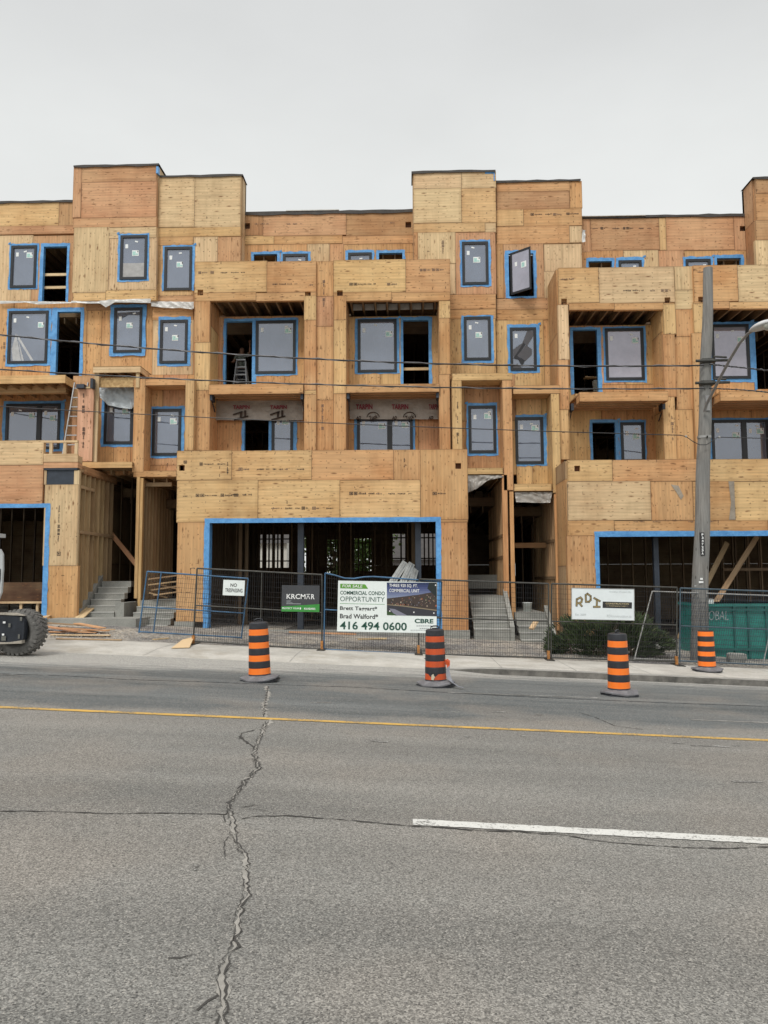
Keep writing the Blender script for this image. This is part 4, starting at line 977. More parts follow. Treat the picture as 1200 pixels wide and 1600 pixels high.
studs_y(b,X-.0,YF+.15,27.4,z0-.3,z1-.05,1,.33,(.44,.30,.17),.12); b.box(X,X+.14,YF,YF+.1,z0,z1,LUM,tn(ORG),True); sidewall(b,X+.12,YF+.12,27.4,z0-.3,z1,.02,[(.2,.13,.08)]); 
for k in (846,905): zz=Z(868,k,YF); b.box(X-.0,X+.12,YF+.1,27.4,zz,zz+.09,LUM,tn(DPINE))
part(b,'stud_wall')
b=MB()   # entry walls at the back of the porches
for (a,c,yb,yt,Yq) in ((121,216,905,733,25.0),(222,300,930,746,26.2),(800,887,960,768,26.0)):
    b.cut(); x0,x1,z0,z1=W(a,c,yt,yb,Yq); studs_x(b,x0,x1+.3,Yq,z0-.5,z1+.6,.36,(.15,.105,.065))
b.cut(); x0,x1,z0,z1=W(801,868,848,856,24.6); b.box(x0,x1,24.6,24.7,z0,z1,LUM,tn(BRN))
b.cut(); p,q_=P(163,820,24.4),P(213,882,24.2); b.bar(p,q_,.14,.05,LUM,tn(PNK)); b.cut(); p,q_=P(171,825,24.3),P(171,862,24.3); b.bar(p,q_,.1,.05,LUM,tn(DPINE))
part(b,'stud_wall')
CONCN=conc('lit_tread_edge',(.34,.345,.33),(.47,.47,.44))  # paler tread lips added, coloured as if lit against the risers
def steps(xl,xr,y_top,Yt,n,rise,tread,gzat,extra=0,front_land=None,cheekL=False,cheekR=False,label=''):
    """concrete flight: top edge seen at y_top at depth Yt"""
    X0,X1=Xc(xl,y_top,Yt),Xc(xr,y_top,Yt); zt=Z((xl+xr)/2,y_top,Yt); b=MB()
    b.box(X0,X1,Yt,Yt+3.5,zt-rise,zt,CONC); 
    for k in range(1,n+1):
        b.box(X0+.002*k,X1-.002*k,Yt-k*tread,Yt-(k-1)*tread-.001,zt-(k+1)*rise if k<n else zt-(k+1)*rise-.6,zt-k*rise-.028,CONC)
        b.box(X0+.002*k-.004,X1-.002*k+.004,Yt-k*tread-.014,Yt-(k-1)*tread-.001,zt-k*rise-.027,zt-k*rise,CONCN)
    b.box(X0+.02,X1-.02,Yt-(n-1)*tread,Yt+3.4,zt-rise*(n)-1.2,zt-rise*n-.002,CONC)
    for (flag,X) in ((cheekL,X0-.16),(cheekR,X1)):
        if flag:
            ya=Yt-n*tread-.02; yb_=Yt+.2; za=zt-n*rise+.05; zb_=zt+.20
            pr=[(ya,za-1.6),(yb_,za-1.6),(yb_,zb_),(ya,za)]
            a=[(X,y,z) for y,z in pr]; c=[(X+.12,y,z) for y,z in pr]
            b.face(a[::-1],CONC); b.face(c,CONC)
            for i in range(4): j=(i+1)%4; b.face((a[i],a[j],c[j],c[i]),CONC)
    return part(b,'concrete_steps'),X0,X1,zt
steps(159,205,908,23.2,6,.175,.26,0,cheekL=True)
b=MB(); x0,x1,z0,z1=W(72,212,967,995,20.75); x1=Xc(212,980,20.75); b.box(x0,x1,20.75,YG-.02,z0-.5,z1,CONC); b.box(Xc(125,970,21.6),x1-.0,YG-.02,21.95,z0-.5,z1-.003,CONC); part(b,'foundation_step')
b=MB(); X1_=Xc(205,908,23.2); b.box(X1_+.002,Xc(214,930,23.0),21.96,23.4,z0-.5,Z(209,940,23.0),CONC); part(b,'foundation_step')
steps(219,281,938,22.6,4,.165,.28,0,cheekR=False)
steps(734,787,931,22.9,5,.175,.27,0,cheekR=True)
b=MB(); x0,x1,z0,z1=W(731,790,898,905,25.0); b.box(x0,x1,25.0,27,z0-.3,z1,CONC); part(b,'landing')
steps(805,852,957,22.7,4,.175,.28,0,cheekL=False,cheekR=True)

SHADED_DIRT=conc('shade_dark_dirt',(.045,.04,.036),(.08,.072,.06),1.5,.3)  # dirt floor darkened in colour to stand in for interior shade
IPLY=(.13,.085,.05); ISTUD=(.17,.12,.075)  # interior wood tones darkened to paint in the shade of unlit rooms
# =========== interior: floors, back wall, partitions, roof
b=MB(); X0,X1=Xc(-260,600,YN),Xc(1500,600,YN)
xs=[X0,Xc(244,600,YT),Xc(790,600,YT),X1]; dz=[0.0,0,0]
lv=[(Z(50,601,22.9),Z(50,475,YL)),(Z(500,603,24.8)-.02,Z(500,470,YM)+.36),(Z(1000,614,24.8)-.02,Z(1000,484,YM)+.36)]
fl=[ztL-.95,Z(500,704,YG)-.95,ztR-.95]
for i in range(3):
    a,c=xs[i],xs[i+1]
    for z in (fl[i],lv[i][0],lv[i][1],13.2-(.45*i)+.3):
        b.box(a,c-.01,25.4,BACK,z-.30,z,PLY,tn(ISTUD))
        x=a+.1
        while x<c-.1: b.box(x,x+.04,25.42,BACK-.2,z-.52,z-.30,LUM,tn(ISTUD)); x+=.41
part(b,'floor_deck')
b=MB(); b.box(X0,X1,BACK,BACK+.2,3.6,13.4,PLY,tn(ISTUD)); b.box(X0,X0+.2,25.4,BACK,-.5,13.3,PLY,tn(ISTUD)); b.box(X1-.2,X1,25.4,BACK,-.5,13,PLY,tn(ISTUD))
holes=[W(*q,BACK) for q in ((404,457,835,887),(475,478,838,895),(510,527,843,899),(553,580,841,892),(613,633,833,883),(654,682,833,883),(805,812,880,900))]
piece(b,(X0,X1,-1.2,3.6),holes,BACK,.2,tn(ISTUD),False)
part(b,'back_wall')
b=MB() # studs left standing across the lit openings
for q in ((404,457,835,887),(510,527,843,899),(553,580,841,892),(613,633,833,883),(654,682,833,883)):
    b.cut(); x0,x1,z0,z1=W(*q,BACK); k=max(2,int((x1-x0)/.17)); 
    for i in range(k+1):
        if random.random()<.85: xx=x0+(x1-x0)*i/k+random.uniform(-.05,.05); b.box(xx-.025,xx+.03,BACK-.6,BACK-.5,z0-1,z1+1,LUM,tn(ISTUD),True)
    for zz in (z0+.25,z1-.25): b.box(x0-.1,x1+.1,BACK-.5,BACK-.42,zz,zz+.05,LUM,tn(ISTUD))
x0,x1,z0,z1=W(510,527,843,899,BACK)
for k in range(8): b.box(x0,x1,BACK-.7,BACK-.66,z0+k*.2,z0+k*.2+.04,LUM,tn(ISTUD))
part(b,'stud_wall')
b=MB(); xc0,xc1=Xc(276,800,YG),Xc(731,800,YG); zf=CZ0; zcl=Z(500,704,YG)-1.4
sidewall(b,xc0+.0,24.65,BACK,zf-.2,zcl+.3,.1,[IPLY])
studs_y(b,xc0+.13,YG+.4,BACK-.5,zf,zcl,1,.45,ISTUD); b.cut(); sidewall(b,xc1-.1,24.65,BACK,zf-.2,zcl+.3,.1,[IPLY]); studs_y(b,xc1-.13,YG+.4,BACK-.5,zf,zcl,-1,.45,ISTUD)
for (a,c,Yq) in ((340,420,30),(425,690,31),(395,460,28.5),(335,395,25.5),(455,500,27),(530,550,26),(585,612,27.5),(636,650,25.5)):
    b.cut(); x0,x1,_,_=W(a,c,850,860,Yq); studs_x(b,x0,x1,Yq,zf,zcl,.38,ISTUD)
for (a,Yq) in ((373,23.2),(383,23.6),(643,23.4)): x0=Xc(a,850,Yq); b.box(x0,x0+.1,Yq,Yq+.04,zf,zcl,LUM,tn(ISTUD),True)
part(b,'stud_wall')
b=MB()
for a in (465,649): b.cut(); x0,x1,_,_=W(a,a+9,850,900,21.9); b.box(x0,x1,21.9,21.92,zf,zcl,STEEL); b.box(x0,x1,22.06,22.08,zf,zcl,STEEL); b.box((x0+x1)/2-.01,(x0+x1)/2+.01,21.92,22.06,zf,zcl,STEEL)
part(b,'steel_column')
b=MB(); b.box(xc0,xc1,YG+.3,BACK,zf-.3,zf-.02,SHADED_DIRT); b.cut(); b.box(xl,xr,YG+.3,BACK,LZ0-.3,LZ0-.02,SHADED_DIRT); b.cut(); b.box(x0r,x1r,YG+.3,BACK,Z0r-.3,Z0r-.02,SHADED_DIRT)
b.cut(); b.box(xl,xr-.3,YG+.3,25.4,fl[0]-.6,fl[0]-.5,DARKM); part(b,'ground_slab')  # last box: near-black sheet under the deck stands in for garage shade
b=MB(); # bracing inside the right garage
for p,q_ in (((1183,838),(1117,943)),((1136,848),(1060,1000))):
    b.bar(P(*p,23.2),P(*q_,22.2),.15,.045,LUM,tn(DPINE)); b.cut()
x0,x1,_,_=W(950,1400,900,900.1,26.5); studs_x(b,x0,x1,26.5,Z0r,Z(1000,838,YG)+.5,.42,ISTUD)
b.cut(); x0,x1,_,_=W(1130,1400,900,900.1,24.4); studs_x(b,x0,x1,24.4,Z0r,Z(1000,838,YG)+.4,.40,ISTUD)
zz=Z(1150,892,24.4); b.box(x0,x1,24.38,24.46,zz,zz+.09,LUM,tn(ISTUD))
b.cut(); sidewall(b,x0r+.15,24.65,BACK,Z0r-.2,ztR-1.1,.1,[IPLY]); studs_y(b,x0r+.14,YG+.4,BACK,Z0r,ztR-1.5,1,.45,ISTUD)
part(b,'stud_wall')
b=MB(); x0=Xc(1022,880,22.0); b.box(x0,x0+.14,22.0,22.14,Z0r,ztR-1.2,STEEL); part(b,'steel_column')
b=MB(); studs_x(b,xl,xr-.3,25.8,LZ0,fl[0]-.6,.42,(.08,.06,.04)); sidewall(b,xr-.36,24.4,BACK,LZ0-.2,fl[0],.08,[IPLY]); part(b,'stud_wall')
b=MB()   # partitions seen through the upper openings, shade painted into the stud tone
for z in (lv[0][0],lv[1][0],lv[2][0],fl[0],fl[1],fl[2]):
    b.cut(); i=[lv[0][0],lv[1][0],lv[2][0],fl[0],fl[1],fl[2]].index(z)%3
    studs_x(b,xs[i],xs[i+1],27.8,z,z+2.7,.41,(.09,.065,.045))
part(b,'stud_wall')
# ------------------------------------------------------------------ things
def poly(b,pts,Y,m): b.face([(P(a,c,Y).x,Y,P(a,c,Y).z) for a,c in pts][::-1],m)
def TX(b,txt,x0,x1,y0,y1,Y,m,**k): q=W(x0,x1,y0,y1,Y); b.text(txt,q[0],q[1],q[2],q[3],Y,m,**k)
def rect(b,x0,x1,y0,y1,Y,m): q=W(x0,x1,y0,y1,Y); b.face(((q[0],Y,q[2]),(q[1],Y,q[2]),(q[1],Y,q[3]),(q[0],Y,q[3])),m)
def rotY(b,c,deg):
    M=Matrix.Rotation(R(deg),3,'Y'); b.v=[tuple(Vector(c)+M@(Vector(v)-Vector(c))) for v in b.v]

# ---- traffic barrels
RUB=plain('barrel_black',(.022,.024,.030),.5,0,12,.3); RUBG=plain('grey_rubber',(.15,.15,.16),.75,0,9,.3); 
def bandm(nm,c,c2):
    m,n,l,b_=mat(nm); tc=n.new('ShaderNodeTexCoord'); ms=n.new('ShaderNodeMapping'); ms.inputs['Scale'].default_value=(9,9,1.2); l.new(tc.outputs['Object'],ms.inputs[0])
    f=noise_(n,l,ms.outputs[0],2,5,.7); c_=mixc(n,l,rng(n,l,f,.35,.7,0,1),c,c2); l.new(c_,b_.inputs['Base Color']); b_.inputs['Roughness'].default_value=.35; return m
ORA=bandm('orange_sheeting',(.95,.19,.014),(.93,.23,.03)); ORW=bandm('worn_orange_sheeting',(.62,.085,.015),(.42,.07,.02))
def barrel(px,py,label,lean,hs=1.0,om=ORA,top=True,torn=False,rz=0,drop=0):
    g=G(px,py); sc_=1.0; t=empty('traffic_barrel',g,label,'traffic barrel','striped traffic barrels along the closed lane')
    t.rotation_euler=(R(lean[1]),R(lean[0]),rz); h=.87*hs; r0,r1=.178,.150
    def rad(z): return r0+(r1-r0)*z/h
    def sub(b,name,par=t):
        o=b.build(name); o.parent=par; return o
    b=MB(); z0=.09; pr=[(rad(0)+.004,.07)]
    bands=[.005,.12,.235,.355]; bw=.112*h/.87
    k=h/.87; seq=[(.03,.13),(.24,.34),(.45,.55),(.66,.76)]
    pr=[]; last=.0
    zz=0
    edges=sorted([e for s_ in seq for e in s_])
    pr.append((rad(0)+.004,.07)); 
    for (a,c) in seq:
        a*=k;c*=k; pr+=[(rad(a)+.005,.09+a-.012),(rad(a)+.001,.09+a-.002),(rad(c)+.001,.09+c+.002),(rad(c)+.004,.09+c+.012)]
    if top: pr+=[(rad(h)+.003,.09+h-.015),(rad(h)-.012,.09+h),(.06,.09+h+.012),(0.001,.09+h+.012)]
    else: pr+=[(rad(.78*k)-.01,.09+.775*k),(.001,.09+.775*k)]
    b.lathe(pr,RUB,48,smooth=False); body=sub(b,'drum_body')
    for i,(a,c) in enumerate(seq):
        a*=k;c*=k; b=MB(); fn=None
        if torn and i==0: fn=lambda p,th:Vector((p.x,p.y,p.z-(.055*max(0,math.sin((th+.3)*3)) if p.z>.16 else 0)))
        b.lathe([(rad(a)-.003,.09+a+.001),(rad(a)+.0045,.09+a+.002),(rad(c)+.0035,.09+c-.002),(rad(c)-.003,.09+c-.001)],om,64,fn=fn,smooth=False); sub(b,'reflective_band')
    if top:
        b=MB(); zt=.09+h+.005
        pts=[(-.07,0,zt),(-.065,0,zt+.035),(-.02,0,zt+.05),(.03,0,zt+.05),(.065,0,zt+.035),(.07,0,zt)]
        b.tube(pts,.013,RUB,6); b.box(-.045,.045,-.02,.02,zt,zt+.02,RUB); sub(b,'carry_handle')
    b=MB(); rr=.315
    oct_=lambda p,th:Vector((p.x,p.y,p.z+ (.022*math.cos(2*th+.6) if p.to_2d().length>.25 else 0)))
    b.lathe([(.18,.105),(.215,.095),(.30,.068),(rr+.01,.058),(rr+.01,.036),(.2,.036)],RUBG,8,fn=oct_,smooth=False); 
    b.lathe([(.19,.045),(rr-.01,.038),(rr+.005,.03),(rr+.005,.004),(.19,.0)],RUB,8,fn=lambda p,th:Vector((p.x*(1+.05*math.cos(4*th+.5)),p.y*(1+.05*math.cos(4*th+.5)),p.z)),smooth=False)
    sub(b,'rubber_base')
    if torn:
        b=MB(); last=None
        pth=[(.17,-.06,.44),(.215,-.08,.41),(.21,-.1,.33),(.20,-.12,.24),(.22,-.16,.15),(.28,-.22,.08),(.36,-.27,.03),(.44,-.30,.012)]
        for i,p in enumerate(pth):
            a=Vector(p); wv=Vector((.028,0,.02)) if i<5 else Vector((.01,.03,.0)); c=(a+wv,a-wv)
            if last: b.face((last[0],c[0],c[1],last[1]),PAPERF if i>2 else ORW); b.face((last[1]+Vector((0,.004,-.003)),c[1]+Vector((0,.004,-.003)),c[0]+Vector((0,.004,-.003)),last[0]+Vector((0,.004,-.003))),RUB)
            last=c
        b.face(((.15,-.09,.46),(.235,-.1,.40),(.24,-.1,.36),(.17,-.09,.36)),ORW); b.face(((-.16,-.06,.47),(-.20,-.07,.475),(-.17,-.07,.455)),RUB)
        b.face(((-.075,-.178,.20),(-.045,-.186,.225),(-.02,-.19,.17),(-.045,-.192,.12),(-.08,-.184,.13)),plain('torn_patch',(.55,.5,.38),.6))
        sub(b,'torn_strip')
    return t
barrel(406,1064,'clean upright orange and black traffic barrel standing below the small black sign',(-2.0,0),1.0,rz=.3)
barrel(681,1072,'battered barrel with a torn band hanging off in front of the for sale sign',(-.6,0),.985,ORW,True,True)
barrel(967.5,1086,'orange and black traffic barrel on the asphalt in front of the juniper bush',(-.5,0),1.06,rz=.9)
barrel(1105,1049,'topless traffic barrel standing up on the pavement beside the wooden pole',(-.3,0),1.0,ORA,False,rz=.5)

# ---- fence panels
FDK=plain('fence_dark',(.055,.055,.05),.5,.3,5,.4); FBL=plain('fence_blue',(.045,.12,.22),.5,.2,5,.3); FTL=plain('fence_slate',(.055,.085,.11),.5,.2,5,.3); FGY=plain('fence_galvanised',(.32,.32,.31),.4,.4,5,.3)
WDK=plain('wire_dark',(.03,.03,.032),.5,.3); RUST=plain('rusty_clamp',(.38,.17,.05),.7,.2,20,.4)
def fence(tl,tr,bl,br,Y,m,mid,label,inner=(),Yb=None,wm=None,pick=.052,foot=(1,1),rt=.019,rails=True,sag=0):
    Yb=Yb or Y; wm=wm or WDK
    A,B_,C_,D_=P(*tl,Y),P(*tr,Y),P(*bl,Yb),P(*br,Yb)
    base=(C_+D_)/2; t=empty('mesh_fence',base,label,'fence','temporary mesh fence panels along the pavement')
    def at(u,v):   # v 0 bottom 1 top
        p=(C_*(1-u)+D_*u)*(1-v)+(A*(1-u)+B_*u)*v
        if sag: p=p-Vector((0,0,sag*v*math.exp(-((u-.2)/.12)**2)))
        return p
    b=MB()
    b.tube([at(0,1),at(0,0)],rt,m,8); b.tube([at(1,1),at(1,0)],rt,m,8)
    b.tube([at(i/12,1) for i in range(13)],rt,m,8); b.tube([at(0,0.02),at(1,0.02)],rt*.9,m,8)
    b.build('panel_frame',t)
    for v in ([mid] if rails else []):
        b=MB(); b.tube([at(0,v),at(1,v)],rt*.85,m,8); b.build('middle_rail',t)
    for u in inner:
        b=MB(); b.tube([at(u,1),at(u,0.02)],rt*.8,m,8); b.build('upright',t)
    b=MB(); L_=(D_-C_).length; H_=(A-C_).length; n=int(L_/pick); k=int(H_/.11); r=.0033
    for i in range(1,n):
        u=i/n+random.uniform(-.001,.001); p,q_=at(u,.02),at(u,1); off=Vector((random.uniform(-.004,.004),0,0)); b.tube([p,(p+q_)/2+off,q_],r,wm,3,caps=False,smooth=False)
    for j in range(1,k): v=j/k; b.tube([at(0,v),at(.33,v)+Vector((0,0,random.uniform(-.004,.004))),at(.7,v),at(1,v)],r,wm,3,caps=False,smooth=False)
    b.build('wire_mesh',t)
    for u,f in ((0,foot[0]),(1,foot[1])):
        if f:
            q_=at(u,0); z=gz(q_.x,q_.y); b=MB(); b.box(q_.x-.03,q_.x+.03,q_.y-.03,q_.y+.03,z+.01,z+.20,RUST); b.box(q_.x-.09,q_.x+.09,q_.y-.35,q_.y+.35,z+.001,z+.014,FDK); b.build('fence_foot',t)
    return t
fence((230,893),(388,904),(217,989),(377,998),18.55,FBL,.42,'blue fence panel leaning to the right behind the no trespassing sign',inner=(.14,),Yb=18.35,foot=(0,0))
fence((308,888),(503,898),(302,1004),(503,1017),18.0,FDK,.50,'dark fence panel behind the black and green sign',inner=(.52,),foot=(1,1))
fence((508,895),(690,909),(506,1017),(686,1026),18.02,FBL,.53,'bright blue fence panel holding the large for sale sign',foot=(0,0),sag=.10)
fence((655,905),(857,912),(654,1024),(857,1030),17.97,FDK,.50,'dark fence panel between the for sale sign and the twin posts at the steps',foot=(1,1))
fence((862,912),(1058,918),(861,1030),(1057,1036),18.0,FDK,.50,'dark fence panel in front of the juniper bush holding the white sign',foot=(0,1))
fence((1063,919),(1262,926),(1062,1035),(1262,1044),18.0,FTL,.49,'slate blue fence panel in front of the green bin',foot=(0,0),wm=plain('wire_blue',(.045,.07,.10),.5,.3))
fence((1019,924),(1215,931),(991,1031),(1192,1040),18.5,FGY,.5,'galvanised fence panel leaning askew behind the wooden pole',Yb=18.2,foot=(0,0),rails=False,rt=.016)
b=MB(); a_=P(304,889,17.96); b.tube([a_,a_+Vector((0,0,.02)),a_+Vector((-.09,0,.02)),a_+Vector((-.09,0,-.12))],.011,FDK,6); b.build('hook_clamp',bpy.data.objects['mesh_fence.001'])

# ---- signs on the fence
SW=plain('sign_white',(.72,.78,.77),.35,0,3,.04); SWC=plain('sign_cool_white',(.70,.76,.78),.35,0,3,.04)
GRN=plain('sign_dark_green',(.008,.065,.045),.5,0,8,.05); LGR=plain('sign_green',(.10,.30,.03),.5,0,8,.08); BLK=plain('sign_black',(.02,.02,.022),.5); CHA=plain('sign_charcoal',(.045,.048,.055),.45,0,4,.1)
MGR=plain('sign_mid_green',(.035,.25,.04),.5,0,8,.1); WTX=plain('sign_lettering_white',(.8,.82,.82),.5); GTX=plain('sign_lettering_grey',(.35,.38,.40),.5); FTX=plain('sign_lettering_faded',(.50,.54,.55),.5)
def sign(px,Y,m,label,name='fence_sign',border=None,th=.008):
    x0,x1,z0,z1=W(*px,Y); t=empty(name,((x0+x1)/2,Y,(z0+z1)/2),label,'sign'); b=MB(); b.box(x0,x1,Y,Y+th,z0,z1,m)
    return t,b,Vector(((x0+x1)/2,Y,(z0+z1)/2))
Y=17.93
# no trespassing
t,b,c=sign((348.5,382,906.5,930.5),Y,SW,'small white no trespassing sign tied to the blue fence panel'); rotY(b,c,2.2); b.build('board',t)
b=MB(); TX(b,'NO',360,370,911.5,917,Y-.003,BLK,bold=.015); TX(b,'TRESPASSING',352,379,919.5,925.5,Y-.003,BLK,bold=.012); rotY(b,c,2.2); b.build('lettering',t)
# black and green surveyor sign
t,b,c=sign((440,499,914.5,956),Y,CHA,'black surveyor sign with green lower edge on the dark fence panel'); rotY(b,c,.9); b.build('board',t)
b=MB(); poly(b,[(440,948),(499.3,943.5),(499.3,955.8),(440,955.8)],Y-.002,MGR); rotY(b,c,.9); b.build('green_band',t)
b=MB(); q_=lambda X_:420+X_/12; 
TX(b,'KRCM',447.8,477.2,928.2,936,Y-.004,WTX,bold=.01); TX(b,'R',486.2,491.5,928.2,936,Y-.004,WTX,bold=.01)
def stroke(b,x0,y0,x1,y1,w,Y,m): p,q=P(x0,y0,Y),P(x1,y1,Y); b.bar(p,q,w,.002,m)
stroke(b,478.8,936,481.3,930,.012,Y-.004,WTX); stroke(b,484.2,936,481.3,930,.012,Y-.004,WTX); stroke(b,478.8,928.4,484.4,928.4,.012,Y-.004,WTX)
for i,(a,c2) in enumerate(((447.5,455),(447.5,454),(447.5,457))): rect(b,a,c2,938.6+i*1.5,939.1+i*1.5,Y-.004,GTX)
rect(b,447.5,470,943.2,944,Y-.004,GTX)
TX(b,'PROTECT YOUR',441.3,467.5,949.4,952,Y-.004,WTX,bold=.01); rect(b,468.5,470.5,949.2,952.2,Y-.004,WTX); TX(b,'BOUNDARIES',475.5,493,949.4,952.4,Y-.004,WTX,bold=.02)
rotY(b,c,.9); b.build('lettering',t)
# big for sale sign ; positions read off the enlargement (5.4545 per pixel)
e=lambda X_,Y_:(500+X_/5.4545,880+Y_/5.4545)
t,b,c=sign((527.5,682.5,908.5,988),Y,SW,'large white commercial for sale sign with a dusk street picture and green phone number'); ang=1.25; rotY(b,c,ang); b.build('board',t)
def un(X_,Y_):  # take the tilt out so that it can be turned as a whole
    x,y=e(X_,Y_); cx,cy=605,948; a=-R(ang); dx,dy=x-cx,y-cy
    return cx+dx*math.cos(a)-dy*math.sin(a), cy+dx*math.sin(a)+dy*math.cos(a)
def T2(b,txt,X0,X1,Y0,Y1,m,dy=.004,**k):
    cx,cy=un((X0+X1)/2,(Y0+Y1)/2); hw=(X1-X0)/2/5.4545; hh=(Y1-Y0)/2/5.4545
    TX(b,txt,cx-hw,cx+hw,cy-hh,cy+hh,Y-dy,m,**k)
b=MB(); poly(b,[un(172,175),un(385,180),un(410,218),un(172,214)],Y-.003,LGR); T2(b,'FOR SALE',190,363,183,207,WTX,dy=.006,bold=.008,shear=.12); rotY(b,c,ang); b.build('for_sale_flash',t)
b=MB(); T2(b,'COMMERCIAL CONDO',172,553,238,270,GRN,bold=.016); T2(b,'OPPORTUNITY',172,550,286,327,GRN,bold=-.004)
cx,cy=un(360,347); rect(b,cx-35,cx+35,cy-.25,cy+.25,Y-.004,MGR)
T2(b,'Brett Taggart*',170,487,367,411,BLK,bold=.018); T2(b,'Brad Walford*',170,495,431,473,BLK,bold=.018); T2(b,'416 494 0600',170,740,500,570,GRN,bold=.02)
T2(b,'CBRE',806,966,474,512,GRN,bold=.035); rotY(b,c,ang); b.build('lettering',t)
b=MB()
for (X0,X1,Y0,Y1) in ((822,945,530,538),(850,925,552,559),(772,925,568,573)):
    x=X0
    while x<X1: w_=random.uniform(6,16); T=un(x+w_/2,(Y0+Y1)/2); rect(b,T[0]-w_/11,T[0]+w_/11,T[1]-(Y1-Y0)/11,T[1]+(Y1-Y0)/11,Y-.004,GTX); x+=w_+4
rotY(b,c,ang); b.build('small_print',t)
b=MB(); cl={}
def col(c,rough=.35):
    k=tuple(round(x,3) for x in c)
    if k not in cl: cl[k]=plain('print_colour',k,rough,0,3,.02)
    return cl[k]
def PR(X0,X1,Y0,Y1,c_,dy=.003): poly(b,[un(X0,Y0),un(X1,Y0),un(X1,Y1),un(X0,Y1)],Y-dy,col(c_))
for i in range(8):
    t_=i/7; PR(570,995,165+i*18,165+(i+1)*18+1,(.02+.22*t_**1.5,.035+.25*t_**1.5,.10+.30*t_))
poly(b,[un(930,165),un(995,165),un(995,300),un(960,260),un(915,215)],Y-.0045,col((.012,.02,.02)))
poly(b,[un(570,300),un(650,292),un(700,285),un(830,270),un(995,240),un(995,400),un(570,355)],Y-.004,col((.05,.035,.03)))
for i in range(90):
    X_=random.uniform(580,985); tp=300-(X_-570)*.09; Y_=random.uniform(tp,tp+60+(X_-570)*.09); s_=random.uniform(4,12)
    PR(X_,X_+s_,Y_,Y_+s_*random.uniform(.6,1.6),random.choice([(.20,.11,.08),(.30,.24,.18),(.02,.02,.02),(.12,.12,.14),(.35,.12,.06),(.04,.06,.03),(.5,.42,.32)]),dy=.005)
poly(b,[un(570,352),un(720,362),un(995,402),un(995,452),un(570,442)],Y-.0055,col((.035,.035,.045)))
poly(b,[un(570,350),un(700,360),un(995,398),un(995,406),un(700,368),un(570,356)],Y-.006,col((.25,.20,.13)))
poly(b,[un(590,385),un(640,392),un(745,446),un(640,445)],Y-.006,col((.20,.20,.26)))
poly(b,[un(570,405),un(640,435),un(650,444),un(570,442)],Y-.0065,col((.03,.07,.02)))
for (X_,Y_) in ((800,418),(970,425),(595,408),(985,187)): PR(X_-5,X_+5,Y_-5,Y_+5,(.8,.8,.8),dy=.008)
rotY(b,c,ang); b.build('dusk_picture',t)
b=MB(); T2(b,'THREE 920 SQ. FT.',590,832,178,208,WTX,dy=.008,bold=.006); T2(b,'COMMERCIAL UNIT',590,846,220,248,WTX,dy=.008,bold=.006); rotY(b,c,ang); b.build('picture_caption',t)
# builder's sign
e9=lambda X_,Y_:(880+X_/9.23,900+Y_/9.23)
t,b,c=sign((893,991,919.5,968.5),Y,SWC,'white builder sign with gold letters on the fence over the juniper bush'); ang=1.3; rotY(b,c,ang); b.build('board',t)
b=MB(); x0,x1,z0,z1=W(892.6,991.4,919.1,968.9,Y); frame_ring(b,(x0,x1,z0,z1),.012,Y-.008,Y-.001,FGY); rotY(b,c,ang); b.build('frame',t)
GOLD=plain('sign_gold',(.30,.23,.10),.45,0,5,.1)
def un9(X_,Y_):
    x,y=e9(X_,Y_); cx,cy=942,944; a=-R(ang); dx,dy=x-cx,y-cy
    return cx+dx*math.cos(a)-dy*math.sin(a), cy+dx*math.sin(a)+dy*math.cos(a)
def T9(b,txt,X0,X1,Y0,Y1,m,dy=.004,**k):
    cx,cy=un9((X0+X1)/2,(Y0+Y1)/2); hw=(X1-X0)/2/9.23; hh=(Y1-Y0)/2/9.23; TX(b,txt,cx-hw,cx+hw,cy-hh,cy+hh,Y-dy,m,**k)
b=MB()
def glyph(strokes,w1,w2):
    for s_ in strokes:
        for (p,q) in zip(s_,s_[1:]):
            pa,qa=P(*un9(*p),Y),P(*un9(*q),Y); d=(qa-pa).normalized()
            pa2=pa-d*w1*.35; qa2=qa+d*w1*.35
            b.bar(pa2+Vector((0,-.004,0)),qa2+Vector((0,-.004,0)),w1,.002,BLK); b.bar(pa2+d*.01+Vector((0,-.0065,0)),qa2-d*.01+Vector((0,-.0065,0)),w2,.002,GOLD)
glyph([[(192,430),(196,335),(250,308),(272,335),(262,378),(205,395)],[(235,392),(268,435)]],.045,.027)
glyph([[(328,372),(324,275),(350,256),(396,290),(396,345),(370,372),(328,372)]],.045,.027)
glyph([[(447,318),(528,362)],[(487,342),(484,435)],[(440,445),(528,445)]],.045,.027)
rotY(b,c,ang); b.build('emblem',t)
b=MB(); poly(b,[un9(570,368),un9(992,380),un9(990,470),un9(568,460)],Y-.003,BLK); rotY(b,c,ang); b.build('name_bar',t)
b=MB(); TG=plain('sign_tan',(.45,.38,.22),.5)
T9(b,'CONSTRUCTION',612,948,388,412,TG,dy=.006,bold=.02); T9(b,'Company Ltd',665,895,422,446,TG,dy=.006,bold=.01)
for a,c2 in ((620,655),(903,938)): q1=un9(a,433);q2=un9(c2,433); rect(b,q1[0],q2[0],q1[1]-.15,q1[1]+.15,Y-.006,TG)
T9(b,'Another Project By:',660,985,218,246,FTX,bold=.008); T9(b,'Est. 2009',175,330,542,572,FTX,bold=.008); T9(b,'RDIconstruction.ca',630,985,562,598,FTX,bold=.008)
rotY(b,c,ang); b.build('lettering',t)

